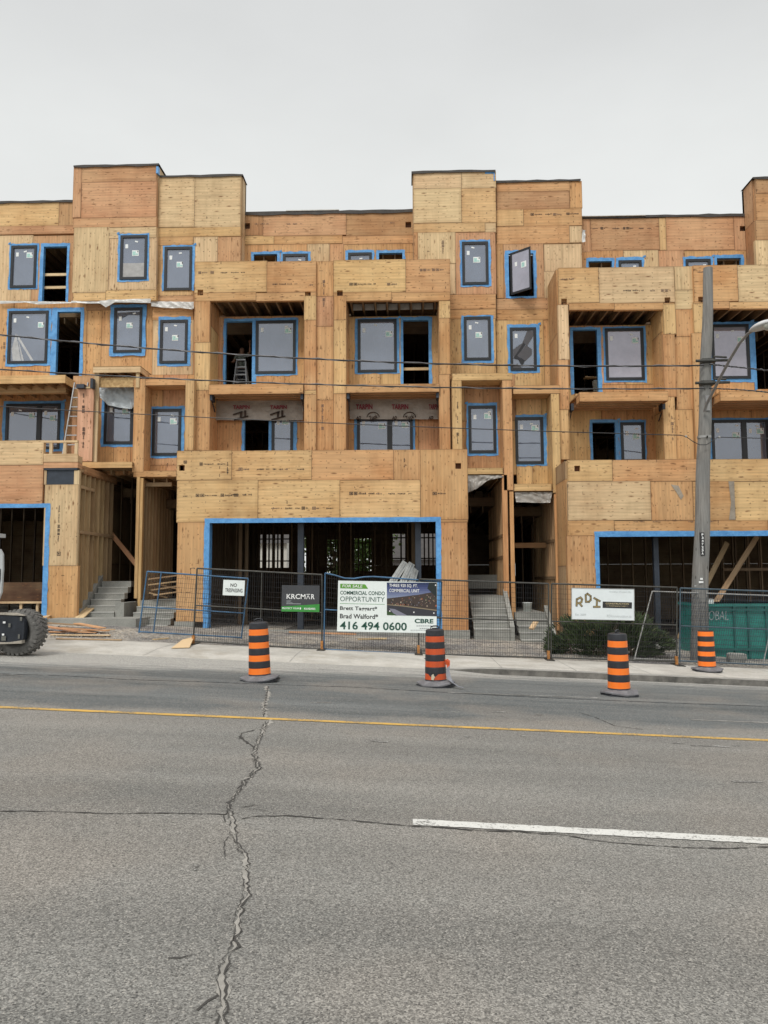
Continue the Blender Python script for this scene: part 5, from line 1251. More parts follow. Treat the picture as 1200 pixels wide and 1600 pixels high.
# ---- wooden utility pole
def polem():
    m,n,l,b_=mat('weathered_pole'); tc=n.new('ShaderNodeTexCoord'); ms=n.new('ShaderNodeMapping'); ms.inputs['Scale'].default_value=(14,14,.5); l.new(tc.outputs['Object'],ms.inputs[0])
    f=noise_(n,l,ms.outputs[0],1.6,6,.7); f2=noise_(n,l,tc.outputs['Object'],1.2,3)
    c=mixc(n,l,rng(n,l,f,.3,.72,0,1),(.12,.115,.108),(.31,.30,.28)); c=mixc(n,l,rng(n,l,f2,.4,.6,0,.4),c,(.19,.20,.20))
    v=n.new('ShaderNodeTexVoronoi'); v.inputs['Scale'].default_value=1; m2=n.new('ShaderNodeMapping'); m2.inputs['Scale'].default_value=(6,6,2.4); l.new(tc.outputs['Object'],m2.inputs[0]); l.new(m2.outputs[0],v.inputs['Vector'])
    c=mixc(n,l,rng(n,l,v.outputs['Distance'],.06,.13,.7,0),c,(.03,.025,.02)); l.new(c,b_.inputs['Base Color']); b_.inputs['Roughness'].default_value=.9
    bp=n.new('ShaderNodeBump'); bp.inputs['Strength'].default_value=.9; bp.inputs['Distance'].default_value=.03; l.new(f,bp.inputs['Height']); l.new(bp.outputs[0],b_.inputs['Normal']); return m
PM=polem(); YP=18.65
base=P(1091.5,1036,YP); top=P(1107,419,YP); pb=empty('utility_pole',base,'weathered grey wooden utility pole rising in front of the right hand bay','utility pole')
b=MB(); nn=26; cs=[base.lerp(top,i/nn) for i in range(nn+1)]; cs[0]=cs[0]-Vector((0,0,.3)); rs=[.205-.095*(i/nn) for i in range(nn+1)]
cs=[c+Vector((.012*math.sin(i*.9),0,0)) for i,c in enumerate(cs)]
b.tube(cs,rs,PM,20); b.build('shaft',pb)
def pole_at(py): t_=(1036-py)/(1036-419.); return base.lerp(top,t_),.205-.095*t_
b=MB(); c_,r_=pole_at(850); x0,x1,z0,z1=W(1094.5,1101,832,868,YP-r_-.01); b.box(x0,x1,YP-r_-.015,YP-r_+.03,z0,z1,BLK); o=b.build('number_plate',pb)
b=MB()
for i,ch in enumerate('P34723A'):
    ya=833.5+i*4.9; TX(b,ch,1096.3,1099.3,ya,ya+3.7,YP-r_-.018,WTX,bold=.03)
b.build('pole_number',o)
b=MB()
rect(b,1094,1098,903,906,YP-.21,WTX); rect(b,1092,1099,908,911,YP-.21,WTX); rect(b,1085,1088,915,916,YP-.215,FTX)
b.build('pole_tag',pb)
for py in (571,606):
    b=MB(); c_,r_=pole_at(py); b.box(c_.x-r_-.02,c_.x+r_+.02,c_.y-r_-.05,c_.y+.02,c_.z-.05,c_.z+.05,FDK)
    b.tube([c_+Vector((-.32,-.2,-.02)),c_+Vector((.5,-.2,-.01))],.035,FDK,6); b.tube([c_+Vector((.1,-.24,.07)),c_+Vector((.4,-.24,.05))],.025,FDK,6); b.build('cable_clamp',pb)
b=MB(); c_,r_=pole_at(690); b.lathe([(r_+.01,-.03),(r_+.012,.03)],FGY,20,c=c_); b.tube([c_+Vector((0,-r_-.02,-.05)),c_+Vector((0,-r_-.06,.0))],.02,FDK,6); b.build('pole_band',pb)
# ---- street lamp bolted to the pole
c_,r_=pole_at(636); lp=empty('street_lamp',c_+Vector((0,-r_,0)),'grey cobra head street lamp reaching from the wooden pole over the road','street lamp')
LGY=plain('lamp_grey',(.26,.26,.26),.45,.4,5,.15)
pts=[P(1101,643,18.44),P(1104,632,18.3),P(1113,614,17.95),P(1128,585,17.3),P(1142,559,16.75),P(1156,536,16.25),P(1168,522,15.9),P(1180,514,15.6)]
b=MB(); b.tube(pts,[.034,.034,.033,.032,.031,.03,.029,.028],LGY,10); b.build('arm',lp)
b=MB(); b.box(c_.x-.05,c_.x+.05,c_.y-r_-.03,c_.y-r_+.03,c_.z-.22,c_.z+.15,LGY); b.build('wall_plate',lp)
hc=P(1196,509,15.2)
b=MB(); vs=[];fs=[]; n1,n2=18,10
for i in range(n2+1):
    t_=i/n2
    for k in range(n1):
        th=2*math.pi*k/n1; wv=(.17*math.sin(math.pi*min(.97,t_*.85+.12))**.7); hh_=.11*math.sin(math.pi*min(.97,t_*.8+.15))**.8
        d_=Vector((.30,-.95,0)).normalized(); s_=Vector((-d_.y,d_.x,0))
        z_=math.sin(th)*hh_; z_= z_ if z_>0 else z_*.25
        vs.append(hc+d_*(-.36+.72*t_)+s_*(math.cos(th)*wv)+Vector((0,0,z_)))
for i in range(n2):
    for k in range(n1): j=(k+1)%n1; fs.append((i*n1+k,i*n1+j,(i+1)*n1+j,(i+1)*n1+k))
fs.append(tuple(range(n1-1,-1,-1))); fs.append(tuple(range(n2*n1,(n2+1)*n1)))
b.faces(vs,fs,plain('lamp_shell',(.55,.56,.56),.4,.1,4,.1)); b.build('lamp_head',lp)
b=MB(); b.lathe([(.001,-.115),(.07,-.105),(.115,-.07),(.135,-.02),(.13,.0)],plain('lamp_lens',(.42,.43,.38),.15,0,20,.3),20,c=hc+Vector((.04,-.10,-.01))); b.build('lens',lp)

# ---- overhead wires: thick cables strung between poles out of the frame
CAB=plain('cable_black',(.03,.03,.032),.35,.2); CABG=plain('cable_grey',(.16,.16,.17),.35,.3)
def wire(pxs,Yw,r,label,Xa,Xb,m=CAB,twist=0,lead=None):
    Q=[P(a,c,Yw) for a,c in pxs]
    (x1,z1),(x2,z2),(x3,z3)=[(q.x,q.z) for q in Q]
    def f(x): return z1*(x-x2)*(x-x3)/((x1-x2)*(x1-x3))+z2*(x-x1)*(x-x3)/((x2-x1)*(x2-x3))+z3*(x-x1)*(x-x2)/((x3-x1)*(x3-x2))
    n=80; b=MB(); pts=[Vector((Xa+(Xb-Xa)*i/n,Yw,f(Xa+(Xb-Xa)*i/n))) for i in range(n+1)]
    b.tube(pts,r,m,8)
    if twist: b.tube([p+Vector((0,math.cos(i*1.9)*r*1.5,math.sin(i*1.9)*r*1.5)) for i,p in enumerate(pts)],r*.5,CABG,5)
    o=b.build('overhead_cable'); tag(o,label,'cable','cables strung from the wooden pole'); return o
xp=base.x; XL=P(-700,600,18.4).x; XR=P(1900,600,18.4).x
wire([(0,523),(560,564),(1095,571)],18.42,.019,'topmost of the three cables crossing the facade left of the pole',XL,P(1100,571,18.42).x,twist=1)
wire([(0,577),(505,601),(1095,607)],18.42,.016,'middle one of the three cables crossing the facade left of the pole',XL,P(1100,607,18.42).x,twist=1)
wire([(0,635),(560,663),(1062,680)],18.42,.011,'lowest and thinnest cable crossing the facade left of the pole',XL,P(1064,680,18.42).x)
wire([(1108,569),(1155,574),(1200,579)],18.42,.017,'topmost cable running right from the pole behind the lamp arm',P(1108,569,18.42).x,P(1420,600,18.42).x,twist=1)
wire([(1108,607),(1155,609),(1200,613)],18.42,.014,'middle cable running right from the pole under the lamp arm',P(1108,607,18.42).x,P(1420,600,18.42).x,twist=1)
o=wire([(1125,683),(1160,684),(1200,685)],18.42,.010,'thin lowest cable running right from the pole',P(1124,683,18.42).x,P(1420,600,18.42).x)
b=MB(); b.tube([P(*q,18.40) for q in ((1062,680),(1072,682),(1083,690),(1093,695),(1103,695),(1112,690),(1120,684),(1126,683))],.010,CAB,6)
for q in ((1072,682),(1124,683)): b.lathe([(.001,-.03),(.025,-.02),(.025,.02),(.001,.03)],FGY,8,c=P(*q,18.40))
b.build('cable_loop',o)

# ---- juniper bush behind the fence
JUN=[]
for i,c_ in enumerate(((.040,.068,.024),(.070,.105,.038),(.022,.038,.017),(.12,.12,.06))):
    JUN.append(plain('juniper_%s'%['mid','light','deep','dry'][i],c_,.8,0,8,.3))
g0=G(960,1032); bush=empty('juniper_bush',(g0.x,19.0,gz(g0.x,19.0)),'dark spreading juniper bush behind the fence below the white builder sign','bush')
b=MB()
for k in range(17000):
    cx=random.choice([(-.95,.55,.45),(-.55,.75,.55),(-.2,.62,.5),(.25,.68,.55),(.7,.75,.55),(1.05,.5,.42),(1.3,.35,.35),(-1.15,.3,.3),(.5,.95,.42),(-.35,.35,.55),(.9,.3,.5)])
    a=random.random()*6.283; u=random.uniform(-1,1); rr=random.random()**.45; s_=math.sqrt(1-u*u)
    p=Vector((cx[0]+cx[2]*rr*s_*math.cos(a), cx[2]*1.1*rr*s_*math.sin(a), max(.03,cx[1]*.75+cx[2]*rr*u*.8)))
    nv=noise.noise(p*3.1)
    if nv<-.12: continue
    d=(p-Vector((cx[0]*.6,0,.1))).normalized()+Vector((random.uniform(-.5,.5),random.uniform(-.5,.5),random.uniform(-.1,.6))); d.normalize()
    L_=random.uniform(.07,.16); sd_=d.cross(Vector((random.random()-.5,random.random()-.5,random.random()-.5))).normalized()*random.uniform(.008,.018)
    o_=Vector((g0.x,19.15,gz(g0.x,19.15))); m=JUN[1] if nv>.12 else (JUN[3] if random.random()<.05 else (JUN[0] if random.random()<.6 else JUN[2]))
    b.face((o_+p-sd_,o_+p+sd_,o_+p+sd_*.5+d*L_,o_+p-sd_*.5+d*L_),m)
b.build('foliage',bush)
b=MB(); TRK=plain('juniper_bark',(.13,.10,.075),.9,0,20,.4)
for k in range(16):
    a=random.uniform(-2.6,-.5) if k%2 else random.uniform(0,6.28); o_=Vector((g0.x+random.uniform(-.9,.9),19.1,gz(g0.x,19.1))); e_=o_+Vector((random.uniform(-.5,.5),-.25*random.random(),random.uniform(.5,.95)))
    b.tube([o_,o_.lerp(e_,.5)+Vector((random.uniform(-.1,.1),0,.05)),e_],[.022,.014,.005],TRK,5)
b.build('branches',bush)

# ---- green waste bin
BING=plain('bin_green',(.018,.19,.16),.45,.1,3,.25); BIND=plain('bin_green_dark',(.010,.11,.095),.5,.1,3,.25)
Yb=19.7; x0,x1,z0,z1=W(1098,1290,943,1037,Yb); t=empty('waste_bin',((x0+x1)/2,Yb+.6,z0),'green steel waste container with white letters behind the pole and fence','waste container')
b=MB(); b.box(x0,x1,Yb,Yb+1.6,z0+.12,z1,BING); b.box(x0-.03,x1+.03,Yb-.04,Yb+1.64,z1-.07,z1+.0,BING); b.build('bin_body',t)
xx=P(1150,990,Yb).x
for a in (1146,1168,1196,1230,1260):
    b=MB(); q_=W(a,a+3,947,1028,Yb); b.box(q_[0],q_[1],Yb-.05,Yb-.001,q_[2],q_[3],BIND); b.build('rib',t)
b=MB(); q_=W(1098,1290,1012,1016,Yb); b.box(q_[0],q_[1],Yb-.07,Yb-.052,q_[2],q_[3],BIND); q_=W(1098,1290,951,954,Yb); b.box(q_[0],q_[1],Yb-.07,Yb-.052,q_[2],q_[3],BIND); b.build('side_bar',t)
for a in (1105,1190,1280):
    b=MB(); q_=P(a,1036,Yb); b.lathe([(.001,-.05),(.09,-.05),(.09,.05),(.001,.05)],BLK,16,c=(q_.x,Yb+.15,z0+.07),axis='y'); b.build('caster',t)
b=MB(); TX(b,'GLOBAL',1092,1138,954,969,Yb-.056,GTX,bold=-.01,shear=.15); b.build('lettering',t)
b=MB(); q_=P(1110,940,Yb); b.box(q_.x-.07,q_.x+.07,Yb-.03,Yb+.1,q_.z-.05,q_.z+.06,SW); b.box(q_.x-.05,q_.x+.05,Yb-.04,Yb+.1,q_.z+.06,q_.z+.08,FGY); b.build('lid_catch',t)

# ---- rubble, boards, scraps
def lump(px,py,sx,sy,sz,m,name,label,cat,dy=0):
    g=G(px,py) if dy==0 else P(px,py,dy); b=MB(); vs=[]; 
    import itertools
    n1,n2=10,6
    for i in range(n2+1):
        ph=math.pi*i/n2
        for k in range(n1):
            th=2*math.pi*k/n1; v=Vector((math.sin(ph)*math.cos(th),math.sin(ph)*math.sin(th),math.cos(ph)))
            v=Vector([math.copysign(abs(c_)**.45,c_) for c_ in v]); v*=1+.12*noise.noise(v*1.7+Vector((px,0,0)))
            vs.append(g+Vector((v.x*sx,v.y*sy,sz+v.z*sz)))
    fs=[(i*n1+k,i*n1+(k+1)%n1,(i+1)*n1+(k+1)%n1,(i+1)*n1+k) for i in range(n2) for k in range(n1)]
    b.faces(vs,fs,m,smooth=False); o=b.build(name); tag(o,label,cat); return o
lump(1151,1036,.22,.15,.12,CONC,'concrete_lump','broken pale concrete block on the ground in front of the green bin','rubble')
def board(p,q,w,t,name,label,cat,tone=LPINE,group=None,up=(0,0,1),m=None):
    b=MB(); b.bar(p,q,w,t,m or LUM,tn(tone),up); o=b.build(name); tag(o,label,cat,group); return o
def gp(px,py,dz=0): g=G(px,py); g.z=site(g.x,g.y) if g.y>18 else g.z; g.z+=dz; return g
pile=[((76,989),(152,991),.02,'bottom board of the scrap pile nearest the tyre'),((80,994),(172,997),.02,'longest low board at the front edge of the scrap pile'),((95,985),(168,993),.07,'board lying crosswise in the middle of the scrap pile'),
((74,979),(150,984),.10,'upper pale board of the scrap pile against the concrete step'),((110,991),(178,987),.06,'board whose end sticks out right of the scrap pile'),((120,981),(160,991),.12,'short thick board on top of the scrap pile'),((70,985),(120,994),.09,'dark bowed board at the left of the scrap pile'),((88,999),(190,1001),.015,'thin lath lying on the gravel in front of the scrap pile')]
for a,c_,dz,lb in pile: board(gp(*a,dz),gp(*c_,dz+random.uniform(0,.02)),random.uniform(.10,.2),.022,'scrap_board',lb,'board',random.choice([LPINE,DPINE,PNK,PALE]),'scrap boards piled by the steps')
b=MB()
for i,(pts,dz) in enumerate(((((60,968),(82,966),(64,973)),.02),(((58,974),(82,970),(64,980)),.05))):
    pp=[gp(a,c_,dz+.12) for a,c_ in pts]; up=Vector((0,0,.012)); b=MB(); b.face([p+up for p in pp][::-1],PLY,tone=tn(PALE)); b.face(pp,PLY,tone=tn(PALE))
    for k in range(3): j=(k+1)%3; b.face((pp[k],pp[j],pp[j]+up,pp[k]+up),PLY,tone=tn(PALE))
    o=b.build('plywood_offcut'); tag(o,['upper pale triangular plywood offcut above the tyre','lower pale triangular plywood offcut touching the tyre'][i],'offcut','triangular plywood offcuts')
board(P(119,970,21.2),P(143,948,22.3),.26,.035,'plank','wide pale plank leaning up the left concrete steps','plank',PALE,up=(0,-.4,1))
for i,(a,c_,q_) in enumerate((((232,905),(278,899),22.8),((232,914),(280,908),22.6),((236,922),(276,916),22.5),((240,930),(282,924),22.4),((233,926),(262,934),22.45),((244,912),(280,921),22.7))):
    board(P(*a,q_),P(*c_,q_+.15),.12,.04,'loose_board',['topmost','second','third','lowest','steeply crossed','middle crossing'][i]+' board of the stack on the steps behind the blue panel','board',DPINE,'boards stacked on the fenced steps')
board(gp(452,990,.03),gp(556,992,.03),.12,.04,'plank','long brown plank on the gravel below the for sale sign edge','plank',PNK)
board(gp(559,1000,.03),gp(604,1001,.03),.08,.035,'plank','short pale plank on the gravel under the for sale sign','plank',PALE)
board(gp(240,1000,.02),gp(263,998,.02),.10,.02,'offcut','small pale wood offcut on gravel at the foot of the blue panel','offcut',PALE)
board(P(830,983,20.9),P(838,970,21.0),.16,.05,'offcut','pale wood offcut leaning by the right steps beside the bush','offcut',PALE)
b=MB(); pp=[gp(268,1014,.01),gp(296,1013,.01),gp(303,1004,.13),gp(285,1007,.10)]; up=Vector((0,0,.014)); b.face([p+up for p in pp],PLY,tone=tn(PALE)); b.face(pp[::-1],PLY,tone=tn(PALE)); 
for k in range(4): j=(k+1)%4; b.face((pp[k],pp[j],pp[j]+up,pp[k]+up),PLY,tone=tn(PALE))
o=b.build('plywood_scrap'); tag(o,'pale curled plywood scrap lying at the foot of the dark fence post','offcut')
STL=plain('galvanised_stud',(.45,.46,.44),.4,.5,6,.2)
for i,(a,c_) in enumerate((((603,925),(633,879)),((622,925),(643,881)),((639,925),(649,889)))):
    b=MB(); p,q_=P(a[0],a[1],21.2),P(c_[0],c_[1],21.95); b.bar(p,q_,.19,.07,STL,up=(.3,-1,.3))
    d=(q_-p); 
    for s_ in (-.03,.03): b.bar(p+Vector((s_,-.06,.0)),q_+Vector((s_,-.06,0)),.012,.02,FGY,up=(.3,-1,.3))
    o=b.build('stud_bundle'); tag(o,['leftmost','middle','rightmost'][i]+' of the three grey metal stud bundles leaning behind the for sale sign','metal studs','metal stud bundles leaning in the garage')
def bucket(px,py,Y,r,h,label,m=SW):
    c_=P(px,py,Y); b=MB(); b.lathe([(.001,0),(r*.85,0),(r,h*.9),(r*1.06,h*.91),(r*1.06,h),(r*.96,h),(r*.85,.05),(.001,.05)],m,20,c=c_)
    t=empty('bucket',c_,label,'bucket'); b.build('pail',t); b=MB(); b.tube([c_+Vector((-r,0,h*.9)),c_+Vector((-r*.6,-r,h*.55)),c_+Vector((r*.6,-r,h*.55)),c_+Vector((r,0,h*.9))],.005,FGY,5); b.build('handle',t)
bucket(824,956,23.3,.14,.28,'pale bucket on the landing of the right hand porch')
bucket(932,612,25.2,.13,.36,'white bucket standing in the third floor doorway of the right bay')
board(P(913,590,25.1),P(937,591,25.1),.25,.03,'plank','pale plank resting on the white bucket in the right bay doorway','plank',PALE)

# ---- step ladder and extension ladder
ALU=plain('aluminium',(.42,.43,.44),.4,.6,8,.15)
zf_=lv[1][0]; t=empty('step_ladder',(P(375,600,25.25).x,25.25,zf_),'grey step ladder standing in the third floor doorway of the centre bay','ladder')
xl_=P(364,590,25.25).x; xr_=P(386,590,25.25).x; ht=P(375,562,25.25).z; xm_=(xl_+xr_)/2
hw0=(xr_-xl_)/2; 
for s_ in (-1,1):
    for yy in (0,.55):
        b=MB(); b.bar((xm_+s_*hw0,25.25+yy,zf_),(xm_+s_*hw0*.62,25.40+yy*.1,ht),.045,.06,ALU); b.build('rail',t)
k=0; z=zf_+.28
while z<ht-.08:
    f=(z-zf_)/(ht-zf_); hw=hw0*(1-.38*f); b=MB(); b.box(xm_-hw,xm_+hw,25.22+.15*f,25.32+.15*f,z,z+.045,ALU); b.build('step',t)
    b=MB(); b.box(xm_-hw,xm_+hw,25.78-.35*f,25.8-.35*f,z-.08,z-.05,ALU); b.build('brace',t); z+=.27
b=MB(); b.box(xm_-hw0*.68,xm_+hw0*.68,25.33,25.5,ht,ht+.05,ALU); b.build('top_cap',t)
t=empty('extension_ladder',P(100,716,22.6),'aluminium ladder leaning on the left balcony beside the pink board','ladder')
p0,p1=P(97,716,22.97),P(117,598,23.15); off=Vector((.42,0,0))
b=MB(); b.bar(p0,p1,.03,.07,ALU); b.build('rail',t); b=MB(); b.bar(p0+off,p1+off,.03,.07,ALU); b.build('rail',t)
n=8
for k in range(n): p=p0.lerp(p1,(k+.4)/n); b=MB(); b.bar(p,p+off,.035,.03,ALU,up=(0,0,1)); b.build('rung',t)
b=MB(); x0,x1,z0,z1=W(120,145.5,607,721,22.86); b.box(x0,x1,22.86,22.89,z0,z1,PLY,tn((.66,.37,.26)),True); b.box(x0,x1,22.89,22.92,z0,z1,PLY,tn(PALE),True)
stamp(b,131,615,22.855,34,True,INK,.9); stamp(b,131,668,22.855,44,True,INK,.9); b.box(x0+.02,x1-.1,22.84,23.0,z1,z1+.05,LUM,tn(PALE))
o=b.build('plywood_sheet'); tag(o,'pinkish plywood sheet standing upright beside the framed porch window','plywood sheet')
b=MB(); x0,x1,z0,z1=W(119,131,600,606,22.7); b.box(x0,x1,22.7,22.95,z0,z1,STEEL); x0,x1,z0,z1=W(141,145,591,606,22.7); b.box(x0,x1,22.7,22.9,z0,z1,STEEL); part(b,'steel_bracket')

# ---- plastic sheets
def plasm(nm,c,tr=.25):
    m,n,l,b_=mat(nm); tc=n.new('ShaderNodeTexCoord'); f=noise_(n,l,tc.outputs['Object'],5,4,.6)
    c_=mixc(n,l,rng(n,l,f,.3,.7,0,1),c,tuple(x*.75 for x in c)); l.new(c_,b_.inputs['Base Color']); b_.inputs['Roughness'].default_value=.3
    b_.inputs['Transmission Weight'].default_value=0; bp=n.new('ShaderNodeBump'); bp.inputs['Strength'].default_value=.7; bp.inputs['Distance'].default_value=.05; l.new(f,bp.inputs['Height']); l.new(bp.outputs[0],b_.inputs['Normal'])
    return m
PLA=plasm('plastic_white',(.60,.60,.58)); PLB=plasm('plastic_blue_white',(.50,.56,.60)); PLT=plasm('vapour_sheet',(.40,.36,.31)); PLG=plasm('plastic_grey',(.36,.34,.31))
def drape(top,bot,Y,m,label,nx=28,ny=7,amp=.04,seed=0,name='plastic_sheet',cat='plastic sheet'):
    def pl(L_,t_):
        k=t_*(len(L_)-1); i=min(int(k),len(L_)-2); f=k-i; return L_[i][0]*(1-f)+L_[i+1][0]*f, L_[i][1]*(1-f)+L_[i+1][1]*f
    vs=[];fs=[]
    for j in range(ny+1):
        for i in range(nx+1):
            a=pl(top,i/nx); c_=pl(bot,i/nx); v=j/ny; p=P(a[0]*(1-v)+c_[0]*v,a[1]*(1-v)+c_[1]*v,Y)
            p.y-=amp*(.5+noise.noise(Vector((i*.35+seed,j*.5,seed*3))))+amp*v*.6; vs.append(p)
    n_=nx+1; fs=[(j*n_+i,j*n_+i+1,(j+1)*n_+i+1,(j+1)*n_+i) for j in range(ny) for i in range(nx)]
    b=MB(); b.faces(vs,fs,m); b.faces([v+Vector((0,.003,0)) for v in vs],[f[::-1] for f in fs],m); o=b.build(name); tag(o,label,cat); return o
drape([(0,470),(60,471),(112,472)],[(0,475),(40,473),(60,476),(112,474)],24.8,PLA,'thin white plastic strip under the top left windows',seed=1,amp=.02,ny=3)
drape([(112,470.5),(150,471.5),(172,468.5),(236,467)],[(112,474),(158,475),(166,481),(180,473),(236,474)],24.3,PLA,'torn white plastic strip hanging over the taped window of the left tower',seed=2,ny=3)
drape([(236,471),(303,472)],[(237,479),(260,482),(285,482),(301,484),(303,483)],24.6,PLA,'white plastic flap above the small window left of the centre bay',seed=3,ny=4)
drape([(154,606),(213,605)],[(158,622),(170,634),(190,638),(208,640),(212,632)],23.45,PLB,'bluish plastic sheet over the top of the framed porch window',seed=4,ny=8,amp=.07)
s1=drape([(331,626),(474,626)],[(334,657),(474,657)],24.12,PLT,'printed vapour sheet with two black symbols hanging in the left balcony recess',seed=5)
s2=drape([(545,622),(690,622)],[(547,655.5),(690,655.5)],24.12,PLT,'printed vapour sheet with circled words hanging in the recess right of centre',seed=6)
REDP=plain('print_red',(.22,.03,.05),.6)
b=MB(); Ys=24.03
for a in (364,422): TX(b,'TARPIN',a,a+26,633,639,Ys,REDP,bold=.04)
for a in (364,422):
    for st,wd in (([(0,648),(15,643)],.05),([(13,643),(12,652)],.07),([(19,641),(19,651)],.07),([(2,656),(24,650)],.05),([(2,658),(3,655)],.03)):
        for (p,q_) in zip(st,st[1:]): b.bar(P(a+p[0],p[1],Ys),P(a+q_[0],q_[1],Ys),wd,.003,INK)
b.build('print',s1)
b=MB()
for a in (556,612,670): TX(b,'TARPIN',a,a+(26 if a<660 else 16),631.5,639.5,Ys,REDP,bold=.04)
for a in (574,631):
    pts=[P(a+9+9.5*math.cos(th),652+8*math.sin(th),Ys) for th in [math.pi+i*math.pi/12 for i in range(13)]]; b.tube(pts,.014,INK,5)
    TX(b,'Tuck',a+2.5,a+16,648.5,655,Ys,INK,bold=.03,rotdeg=-14)
for a in (556,612,669): TX(b,'AD',a,a+8,650,655.5,Ys,INK,bold=.04,shear=.3)
b.build('print',s2)
drape([(731,743),(786,743)],[(731,770),(745,764),(762,751),(786,746)],23.05,PLG,'grey plastic sheet sagging across the top of the porch left of the twin posts',seed=7,amp=.08)
drape([(804,769),(863,769)],[(806,785),(840,786),(859,786),(861,776)],23.1,PLG,'grey plastic sheet hanging across the porch over the lower steps',seed=8,amp=.06)
drape([(909.5,359),(914,361)],[(908,381),(913,381)],24.45,PLA,'small wisp of pale plastic snagged on the corner of the right tower',nx=4,amp=.1,seed=9)

# ---- worker behind the ladder
def skin(name,chains,m,parent,root0=True,sub=2):
    """chains: list of ([(x,y,z,r),...], index to join or None)"""
    vs=[];es=[];rs=[];roots=[]
    for ch,join in chains:
        st=len(vs)
        for k,(x,y,z,r) in enumerate(ch):
            vs.append((x,y,z)); rs.append(r)
            if k: es.append((st+k-1,st+k))
        if join is not None: es.append((join,st))
        else: roots.append(st)
    me=bpy.data.meshes.new(name); me.from_pydata(vs,es,[]); 
    o=bpy.data.objects.new(name,me); sc.collection.objects.link(o); o.modifiers.new('skin','SKIN')
    sk=me.skin_vertices[0].data
    for i,r in enumerate(rs): sk[i].radius=(r,r); sk[i].use_root=(i in roots)
    s_=o.modifiers.new('sub','SUBSURF'); s_.levels=sub; s_.render_levels=sub
    me.materials.append(m); o.parent=parent; return o
SKN=plain('skin',(.36,.20,.13),.6); SHT=plain('work_shirt',(.20,.23,.20),.8,0,14,.5); TRS=plain('work_trousers',(.05,.055,.07),.85); HAR=plain('dark_hair',(.02,.015,.012),.7)
wz=lv[1][0]; wp=Vector((P(378,600,26.0).x,26.0,wz))
t=empty('person',wp,'worker in a grey green shirt standing behind the step ladder with one arm raised','person')
bd=[([(0,0,.95,.13),(0,.0,1.12,.12),(0,-.02,1.30,.14),(0,-.04,1.44,.09),(0,-.05,1.52,.055),(0,-.06,1.60,.085),(0,-.06,1.70,.085)],None),
 ([(-.10,0,.88,.085),(-.11,-.02,.48,.055),(-.12,.02,.09,.04),(-.12,-.12,.04,.035)],0),([(.10,0,.88,.085),(.12,.02,.48,.055),(.13,.04,.09,.04),(.13,-.10,.04,.035)],0),
 ([(-.19,-.03,1.40,.055),(-.28,-.10,1.18,.042),(-.24,-.30,1.10,.03),(-.23,-.38,1.10,.032)],3),([(.19,-.03,1.42,.055),(.30,-.14,1.52,.042),(.30,-.18,1.76,.028),(.30,-.18,1.84,.032)],3)]
for (hx,hy,hz_,dx,dz_) in ((-.23,-.40,1.10,0,0),(.30,-.18,1.86,0,1)):
    for f in range(4):
        o_=(f-1.5)*.019; Ln=[.06,.07,.068,.052][f]
        if dz_: bd.append(([(hx+o_*.7,hy,hz_-.03,.009),(hx+o_,hy-.005,hz_+Ln*.5,.008),(hx+o_*1.1,hy-.02,hz_+Ln,.007)],None))
        else: bd.append(([(hx+o_*.7,hy+.03,hz_,.009),(hx+o_,hy-Ln*.5,hz_,.008),(hx+o_,hy-Ln*.8,hz_-.03,.007)],None))
    bd.append(([(hx-.02,hy+(.0 if dz_ else .03),hz_-.03 if dz_ else hz_,.010),(hx-.05,hy-.01,hz_,.009),(hx-.06,hy-.02,hz_+(.03 if dz_ else -.01),.008)],None))
skin('body',bd,SKN,t)
skin('shirt',[([(0,0,.93,.155),(0,.0,1.12,.145),(0,-.02,1.30,.165),(0,-.035,1.43,.10)],None),([(-.19,-.03,1.40,.072),(-.25,-.07,1.26,.062)],3),([(.19,-.03,1.42,.072),(.27,-.11,1.49,.06)],3)],SHT,t)
skin('trousers',[([(0,0,.98,.145),(0,0,.90,.14)],None),([(-.10,0,.84,.10),(-.11,-.02,.48,.07),(-.12,.02,.12,.06)],1),([(.10,0,.84,.10),(.12,.02,.48,.07),(.13,.04,.12,.06)],1)],TRS,t)
skin('hair',[([(0,-.045,1.64,.09),(0,-.045,1.72,.088)],None)],HAR,t)
for s_ in (-1,1):
    b=MB(); b.lathe([(.001,-.01),(.012,-.005),(.012,.005),(.001,.01)],HAR,8,c=(s_*.032,-.148,1.655),axis='y'); o=b.build('eye'); o.parent=t
b=MB(); b.bar((0,-.15,1.66),(0,-.172,1.62),.022,.02,SKN); o=b.build('nose'); o.parent=t

